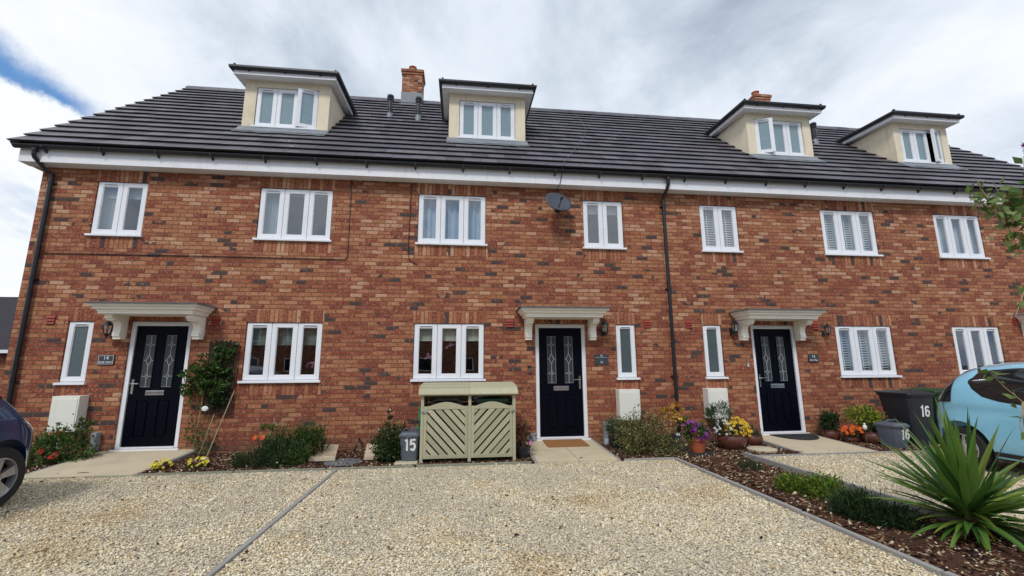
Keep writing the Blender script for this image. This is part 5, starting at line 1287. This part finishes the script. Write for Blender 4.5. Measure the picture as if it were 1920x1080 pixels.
for x, z, lab in ((1.282, 1.37, 'black and silver doorbell left of the middle door'), (5.652, 1.43, 'small grey doorbell left of door 16')):
    t = thing('doorbell', (x, 0, z), lab, 'doorbell', 'doorbells')
    if z < 1.4: MB().box(x-.03, x+.03, -.03, -.002, z-.065, z+.065).build('housing', 'black', t, bevel=.006); MB().box(x-.027, x+.027, -.034, -.0305, z-.062, z+.02).lathe([(.015, -.04), (.015, -.0345)], (x, 0, z-.03), 'y', 14).build('button', 'chrome', t)
    else: MB().box(x-.02, x+.02, -.022, -.002, z-.05, z+.05).build('housing', 'greyduct', t, bevel=.004); MB().box(x-.012, x+.012, -.026, -.0225, z-.03, z+.0).build('button', 'white', t)
# satellite dish
t = thing('satellite_dish', (1.83, -.25, 4.5), 'dark grey satellite dish under the eave between two upper windows', 'satellite dish')
nrm = Vector((.30, -.80, .42)).normalized(); cen = Vector((1.835, -.33, 4.55)); ax1 = Vector((.80, .20, .33)); ax1 = (ax1-nrm*ax1.dot(nrm)).normalized(); ax2 = nrm.cross(ax1)
vs = []; fs = []; nr, na = 8, 40
for i in range(nr+1):
    r = i/nr
    for j in range(na): a = 2*math.pi*j/na; vs.append(cen+ax1*(.305*r*math.cos(a))+ax2*(.235*r*math.sin(a))+nrm*(.055*(r*r-1)))
for i in range(nr):
    for j in range(na): fs.append((i*na+j, i*na+(j+1) % na, (i+1)*na+(j+1) % na, (i+1)*na+j))
o = MB().add(vs, fs).build('reflector', 'dish', t, smooth=True); md = o.modifiers.new('thickness', 'SOLIDIFY'); md.thickness = .008
MB().tube([cen+ax1*(.300*math.cos(2*math.pi*j/40))*1.02+ax2*(.235*math.sin(2*math.pi*j/40))*1.02 for j in range(41)], .006, 6).build('rim', 'black', t)
foot = Vector((1.80, -.30, 4.335)); lnb = cen+nrm*.27+Vector((-.05, 0, -.10))
MB().tube([foot, lnb], .010, 6).build('arm', 'black', t); MB().tube([lnb-Vector((.0, 0, .02)), lnb+nrm*-.07], .024, 10).build('receiver', 'black', t)
MB().tube([(1.88, -.002, 4.52), (1.86, -.14, 4.50), (1.85, -.25, 4.52)], .018, 8).box(1.83, 1.93, -.012, -.001, 4.45, 4.60).build('mount', 'black', t)
# cables
def cable(pts, lab, r=.007): tag(MB().tube(pts, r, 6).build('cable', 'black', smooth=True), lab, 'cable', 'black cables on the front')
cable([(-2.13, -.012, 4.95), (-2.11, -.012, 4.92), (-2.107, -.012, 3.46), (-2.115, -.012, 3.40), (-2.16, -.012, 3.382), (-4.42, -.012, 3.392), (-7.15, -.012, 3.38)], 'black cable running under the left upper windows and up to the eave')
cable([(-.99, -.012, 4.95), (-1.0, -.012, 4.2), (-1.012, -.012, 3.55), (-.985, -.012, 3.43), (-.93, -.012, 3.36), (-.84, -.014, 3.325), (-.80, -.014, 3.335)], 'black cable hanging left of the middle upper window and curling at its end')
cable([(1.94, -.30, 5.30), (1.935, -.345, 5.22), (1.93, -.235, 5.10), (1.90, -.232, 4.965), (1.88, -.10, 4.93), (1.86, -.012, 4.88), (1.86, -.012, 4.55)], 'black cable dropping over the fascia to the satellite dish', .008)
pts = []
for (u_, s_) in ((3.22, SL-.05), (3.30, SL*.90), (3.28, SL*.72), (3.15, SL*.55), (2.95, SL*.42), (2.60, SL*.27), (2.25, SL*.13), (1.95, SL*.01)): pts.append(tuple(rp(u_, s_, .088)))
tag(MB().tube(pts, .0045, 6).build('cable', 'manhole', smooth=True), 'thin grey cable curving down the roof tiles above the dish', 'cable', 'black cables on the front')

# doormats
def on_ramp(y): return .022+(.098-.022)*(y-YK)/(-YK)
y0, y1 = -.56, -.045
m = MB().add([(1.50, y0, on_ramp(y0)+.003), (2.22, y0, on_ramp(y0)+.003), (2.22, y1, on_ramp(y1)+.003), (1.50, y1, on_ramp(y1)+.003), (1.50, y0, on_ramp(y0)+.018), (2.22, y0, on_ramp(y0)+.018), (2.22, y1, on_ramp(y1)+.018), (1.50, y1, on_ramp(y1)+.018)],
             [(0, 3, 2, 1), (4, 5, 6, 7), (0, 1, 5, 4), (1, 2, 6, 5), (2, 3, 7, 6), (3, 0, 4, 7)])
tag(m.build('doormat', 'coir'), 'brown coir doormat on the ramp before the middle door', 'doormat')
cx, cy = 6.36, -.045; hw, hh = .43, .50; P = [(cx+hw*math.cos(math.pi+math.pi*i/24), cy+hh*math.sin(math.pi+math.pi*i/24)) for i in range(25)]
n = len(P); m = MB().add([(p[0], p[1], on_ramp(p[1])+.003) for p in P]+[(p[0], p[1], on_ramp(p[1])+.014) for p in P], [tuple(range(n))[::-1], tuple(range(n, 2*n))]+[(i, (i+1) % n, n+(i+1) % n, n+i) for i in range(n)])
tag(m.build('doormat', 'rubber'), 'black half-round doormat before door 16', 'doormat')

# flowers on the inner sills
t = thing('orchid', (-.45, .27, 1.2), 'pink orchid standing behind the middle big ground floor window', 'flower')
stems(t, [[(-.50, .30, 1.2), (-.55, .28, 1.45), (-.60, .24, 1.68)], [(-.38, .30, 1.2), (-.36, .28, 1.7), (-.22, .25, 1.88)]], .004)
flowers(t, 'petal_pink', [(-.60, .20, 1.66), (-.59, .2, 1.62), (-.64, .2, 1.58), (-.56, .2, 1.60), (-.17, .2, 1.86), (-.14, .2, 1.83), (-.20, .2, 1.82), (-.26, .2, 1.78)], .042, 5, 21)
t = thing('pink_flowers', (-2.7, .27, 1.2), 'pink flowers behind the right pane of the left big window', 'flower')
stems(t, [[(-2.70, .30, 1.2), (-2.72, .26, 1.46)]], .004); foliage(t, 'foliage', 'leaf_dark', [(-2.70, .28, 1.32, .07, .05, .08)], 60, .05, 23)
flowers(t, 'petal_pink', scatter((-2.70, .24, 1.46, .07, .04, .05), 12, 12, .3), .03, 6, 22)

# ------------------------------------------------------------------ cars
def interp(pts, s):
    s = min(max(s, pts[0][0]), pts[-1][0])
    for (a, b), (c, d_) in zip(pts, pts[1:]):
        if s <= c: q = (s-a)/(c-a+1e-9); q = q*q*(3-2*q)*.35+q*.65; return b+(d_-b)*q
def car(name, xc, y_rear, L, HW, top, side, mat, lab, hubs, wr, glass_polys, hatch, bulge=.02, lamp=None, spoke=5, bumper=True, ground=.22):
    t = thing(name, (xc, y_rear-L/2, 0), lab, 'car', 'cars parked on the gravel drives')
    def Wd(s, z):
        u_ = abs((s-L/2)/(L/2)); wp = HW*(1-.36*u_**9); zt = interp(top, s)
        g = 1-.16*max(0, (.50-z)/.5)**2 if z < .5 else 1.
        if z > .88: g -= .20*min(1, (z-.88)/.57)**1.25
        g -= .012*math.exp(-((z-.80)/.03)**2)
        for h in hubs: g += bulge*math.exp(-((s-h)/.34)**2)*math.exp(-((z-.60)/.10)**2)
        tt_ = max(0, min(1, (z-ground)/(zt-ground))); return wp*g*max(0, 1-tt_**12)**.5
    ss = [0, .01, .03, .06, .1, .15, .21]+[.28+i*.08 for i in range(int((L-.5)/.08))]; ss = [s for s in ss if s < L-.22]+[L-.2, L-.14, L-.09, L-.05, L-.02, L]
    ks = [0, .03]+[i/26 for i in range(1, 24)]+[.92, .945, .965, .98, .99, .996, 1.]
    V = []; n = len(ks); ring = 2*n-1
    for s in ss:
        zt = interp(top, s); zb = ground+.10*max(0, 1-s/.25)+.08*max(0, 1-(L-s)/.25)
        row = []
        for k in ks: z = zb+(zt-zb)*k; row.append((Wd(s, z), z))
        bul = 0
        for w__, z in row: V.append((xc-side*-w__, y_rear-s, z))
        for w__, z in row[:-1][::-1]: V.append((xc-side*w__, y_rear-s, z))
    F_ = []; m_ = ring
    for i in range(len(ss)-1):
        for j in range(m_): F_.append((i*m_+j, i*m_+(j+1) % m_, (i+1)*m_+(j+1) % m_, (i+1)*m_+j))
    F_.append(tuple(range(m_))[::-1]); F_.append(tuple((len(ss)-1)*m_+j for j in range(m_)))
    b = MB().add(V, F_).build('body', mat, t, smooth=True)
    # wheel arches, cut out of the shell
    cut = MB()
    for h in hubs:
        for sd_ in (-1, 1): cut.lathe([(wr+.072, -.16), (wr+.072, .16)], (xc+sd_*(HW-.06), y_rear-h, wr+.005), 'x', 40)
    co = cut.build('cutter', 'rubber'); md = b.modifiers.new('cut', 'BOOLEAN'); md.object = co; md.operation = 'DIFFERENCE'; md.solver = 'EXACT'
    dg = bpy.context.evaluated_depsgraph_get(); dg.update(); me = bpy.data.meshes.new_from_object(b.evaluated_get(dg)); b.modifiers.clear(); b.data = me
    bpy.data.objects.remove(co)
    # dark liner inside each arch, wheels
    for h in hubs:
        for sd_ in (-1, 1):
            cw = Vector((xc+sd_*(HW-.10), y_rear-h, wr))
            w_ = MB().lathe([(wr*.62, -.085), (wr*.93, -.09), (wr, -.065), (wr, .065), (wr*.93, .09), (wr*.62, .085)], cw, 'x', 44, caps=False).build('wheel', 'tyre', t, smooth=True)
            m = MB(); fx = sd_
            m.lathe([(wr*.66, fx*.088), (wr*.62, fx*.092), (wr*.60, fx*.06), (wr*.58, fx*.02)], cw, 'x', 44, caps=False)
            m.lathe([(.055, fx*.02), (.055, fx*.075), (.03, fx*.083), (.001, fx*.084)], cw, 'x', 20, caps=False)
            for i in range(spoke):
                a = 2*math.pi*i/spoke+.3; da = .26 if spoke < 7 else .11
                def pp(r, a_, x): return (cw.x+x, cw.y+r*math.cos(a_), cw.z+r*math.sin(a_))
                r0, r1 = .045, wr*.625; m.add([pp(r0, a-.5, fx*.07), pp(r0, a+.5, fx*.07), pp(r1, a+da, fx*.078), pp(r1, a-da, fx*.078), pp(r0, a-.5, fx*.03), pp(r0, a+.5, fx*.03), pp(r1, a+da, fx*.035), pp(r1, a-da, fx*.035)], [(0, 1, 2, 3), (7, 6, 5, 4), (0, 4, 5, 1), (1, 5, 6, 2), (2, 6, 7, 3), (3, 7, 4, 0)])
            m.build('rim', 'alloy', w_, smooth=False)
            MB().lathe([(wr*.6, fx*.0), (.001, fx*.0)], cw, 'x', 30, caps=False).build('brake_disc', 'tyre', w_)
    MB().box(xc-HW+.24, xc+HW-.24, y_rear-L+.25, y_rear-.25, .17, .45).build('underbody', 'rubber', t)
    # glass laid over the sides: (s0, s1, lower(s), upper(s))
    def patch(nm, lo, hi, mt, off, both=True, smooth=True):
        for sd_ in ((-1, 1) if both else (side,)):
            m = MB()
            a, c = max(lo[0][0], hi[0][0]), min(lo[-1][0], hi[-1][0]); ni, nj = 30, 8; vs = []
            for i in range(ni+1):
                s = a+(c-a)*i/ni; z0_, z1_ = interp(lo, s), interp(hi, s)
                for j in range(nj+1): z = z0_+(z1_-z0_)*j/nj; vs.append((xc+sd_*(Wd(s, z)+off), y_rear-s, z))
            m.add(vs, [(i*(nj+1)+j, i*(nj+1)+j+1, (i+1)*(nj+1)+j+1, (i+1)*(nj+1)+j) for i in range(ni) for j in range(nj)])
            m.build(nm, mt, t, smooth=smooth)
    for nm, lo, hi, mt, off in glass_polys: patch(nm, lo, hi, mt, off)
    if hatch:   # rear screen wrapped over the tail
        m = MB(); vs = []; ni, nj = 12, 24; sA, sB = hatch
        for i in range(ni+1):
            s = sA+(sB-sA)*i/ni; zt = interp(top, s)
            for j in range(nj+1):
                q = -1+2*j/nj; x = q*HW*.74; 
                tt_ = (max(0, 1-(abs(x)/(HW*.98*(1-.36*abs((s-L/2)/(L/2))**9)*.86))**2))**(1/12.)
                vs.append((xc+x, y_rear-s+.006, ground+(zt-ground)*tt_+.008))
        m.add(vs, [(i*(nj+1)+j, i*(nj+1)+j+1, (i+1)*(nj+1)+j+1, (i+1)*(nj+1)+j) for i in range(ni) for j in range(nj)]); m.build('rear_screen', 'carglass', t, smooth=True)
    return t, Wd, patch
topL = [(0, .66), (.02, .80), (.06, .88), (.12, .96), (.22, 1.12), (.34, 1.28), (.45, 1.37), (.60, 1.425), (.9, 1.455), (1.4, 1.47), (1.9, 1.45), (2.2, 1.37), (2.6, 1.12), (2.8, 1.0), (3.1, .93), (3.32, .80), (3.43, .62)]
t, Wl, pt_ = car('light_blue_car', 7.70, -2.12, 3.43, .80, topL, -1, 'sky_blue', 'small light blue hatchback parked on the right drive by the bins', (.50, 2.84), .285,
    [('side_window_seal', [(.64, 1.17), (.70, 1.09), (.84, .985), (1.05, .935), (1.4, .905), (2.3, .90), (2.55, .92)], [(.64, 1.20), (.66, 1.285), (.78, 1.335), (1.1, 1.365), (1.6, 1.385), (2.0, 1.35), (2.3, 1.20), (2.55, .94)], 'black', .003),
     ('side_window', [(.675, 1.19), (.74, 1.10), (.88, 1.00), (1.1, .955), (1.4, .93), (2.2, .93), (2.4, .94)], [(.675, 1.20), (.70, 1.27), (.82, 1.315), (1.1, 1.342), (1.6, 1.36), (1.95, 1.33), (2.2, 1.2), (2.4, .96)], 'carglass', .006),
     ('rear_quarter_glass', [(.075, .885), (.2, .885), (.36, .89), (.44, .90)], [(.075, .89), (.2, 1.07), (.36, 1.26), (.44, 1.335)], 'carglass', .006),
     ('door_gap', [(1.245, .30), (1.252, .30)], [(1.245, 1.36), (1.252, 1.36)], 'black', .007),
     ('bumper_gap', [(.30, .60), (.306, .60)], [(.30, .885), (.306, .885)], 'black', .003)], (.10, .48), .022, spoke=9)
MB().tube([(7.12, -3.02, 1.42), (7.10, -3.12, 1.445), (7.09, -3.30, 1.46)], .006, 6).build('aerial', 'black', t)
MB().lathe([(.001, -.02), (.03, -.012), (.036, .0), (.03, .012), (.001, .02)], (7.18, -2.20, .84), 'y', 14).build('tail_lamp', 'alloy', t, smooth=True)
for q, (z0_, z1_) in enumerate(((.245, .30),)):
    m = MB(); vs = []
    for i in range(41):
        s_ = .86+1.6*i/40
        for z_ in (z0_, z1_): vs.append((7.70-(Wl(s_, z_)+.012), -2.12-s_, z_))
    m.add(vs, [(2*i, 2*i+2, 2*i+3, 2*i+1) for i in range(40)]); m.build('sill_trim', 'black', t, smooth=True)
MB().box(7.70-Wl(1.42, .86)-.03, 7.70-Wl(1.42, .86)-.004, -2.12-1.50, -2.12-1.34, .85, .88).build('door_handle', 'sky_blue', t, bevel=.006)
topB = [(0, .62), (.03, .78), (.08, .86), (.16, .92), (.26, .95), (.36, 1.02), (.50, 1.18), (.66, 1.33), (.85, 1.44), (1.3, 1.50), (2.0, 1.49), (2.5, 1.32), (2.9, 1.05), (3.2, .98), (3.7, .86), (3.95, .62)]
t, Wb, pt_ = car('dark_blue_car', -5.54, -2.22, 3.95, .86, topB, 1, 'blue', 'dark blue car cut off by the left edge of the photo', (.62, 3.15), .31,
    [('side_window', [(.62, 1.12), (.9, .99), (2.8, .96)], [(.62, 1.18), (.9, 1.36), (2.0, 1.39), (2.8, .98)], 'carglass', .005)], (.34, .80), .028, spoke=5)


# ------------------------------------------------------------------ neighbours far left and behind the viewer
t = thing('neighbour_house', (-24, 16, 0), 'dark roofed neighbouring house seen past the far left corner', 'house')
wall_holes(-33, -16.9, 0, 2.25, [(-31, -29.5, .9, 2.0), (-27, -25.5, .9, 2.0)], 12.).box(-33, -16.9, 12.11, 20, 0, 2.25).build('wall', 'brick', t)
m = MB(); n_ = 16
for k in range(n_):
    z0, z1, y0, y1 = 2.2+1.25*k/n_*2.2, 2.2+1.25*(k+1)/n_*2.2, 11.7+4.3*k/n_, 11.7+4.3*(k+1)/n_
    m.add([(-33.3, y0, z0), (-16.6, y0, z0), (-16.6, y1, z1), (-33.3, y1, z1), (-33.3, y0, z0-.05), (-16.6, y0, z0-.05)], [(0, 1, 2, 3), (0, 4, 5, 1)])
m.add([(-33.3, 16, 4.9), (-16.6, 16, 4.9), (-16.6, 20.4, 2.2), (-33.3, 20.4, 2.2)], [(0, 1, 2, 3)]); m.build('roof', 'darkroof', t)
MB().box(-33.3, -16.6, 11.6, 11.7, 2.05, 2.18).build('gutter', 'white', t)

# the terrace across the road, only mirrored in the panes
for i, (x0, x1, lab) in enumerate(((-26, -9, 'plain brick house across the road, left of the viewer'), (-8.5, 9.5, 'plain brick house across the road, straight behind the viewer'), (10, 30, 'plain brick house across the road, right of the viewer'))):
    t = thing('opposite_house', ((x0+x1)/2, -30, 0), lab, 'house', 'houses across the road')
    hl = []
    x = x0+1.5
    while x < x1-2: hl += [(x, x+1.3, 1.1, 2.2), (x, x+1.3, 3.6, 4.7)]; x += 3.4
    wall_holes(x0, x1, 0, 5.2, hl, -30, -.1).build('wall', 'brick', t)
    m = MB(); g = MB()
    for a, b, c, e in hl: m.ring(a, b, c, e, .07, -30.06, -30.01); g.quad((a+.07, -30.03, c+.07), (b-.07, -30.03, c+.07), (b-.07, -30.03, e-.07), (a+.07, -30.03, e-.07))
    m.build('window_frames', 'white', t); g.build('window_panes', 'carglass', t)
    MB().add([(x0-.3, -29.7, 5.1), (x1+.3, -29.7, 5.1), (x1+.3, -34, 8.6), (x0-.3, -34, 8.6), (x0-.3, -38.3, 5.1), (x1+.3, -38.3, 5.1)], [(0, 1, 2, 3), (3, 2, 5, 4), (0, 3, 4), (1, 5, 2)]).build('roof', 'tile', t)
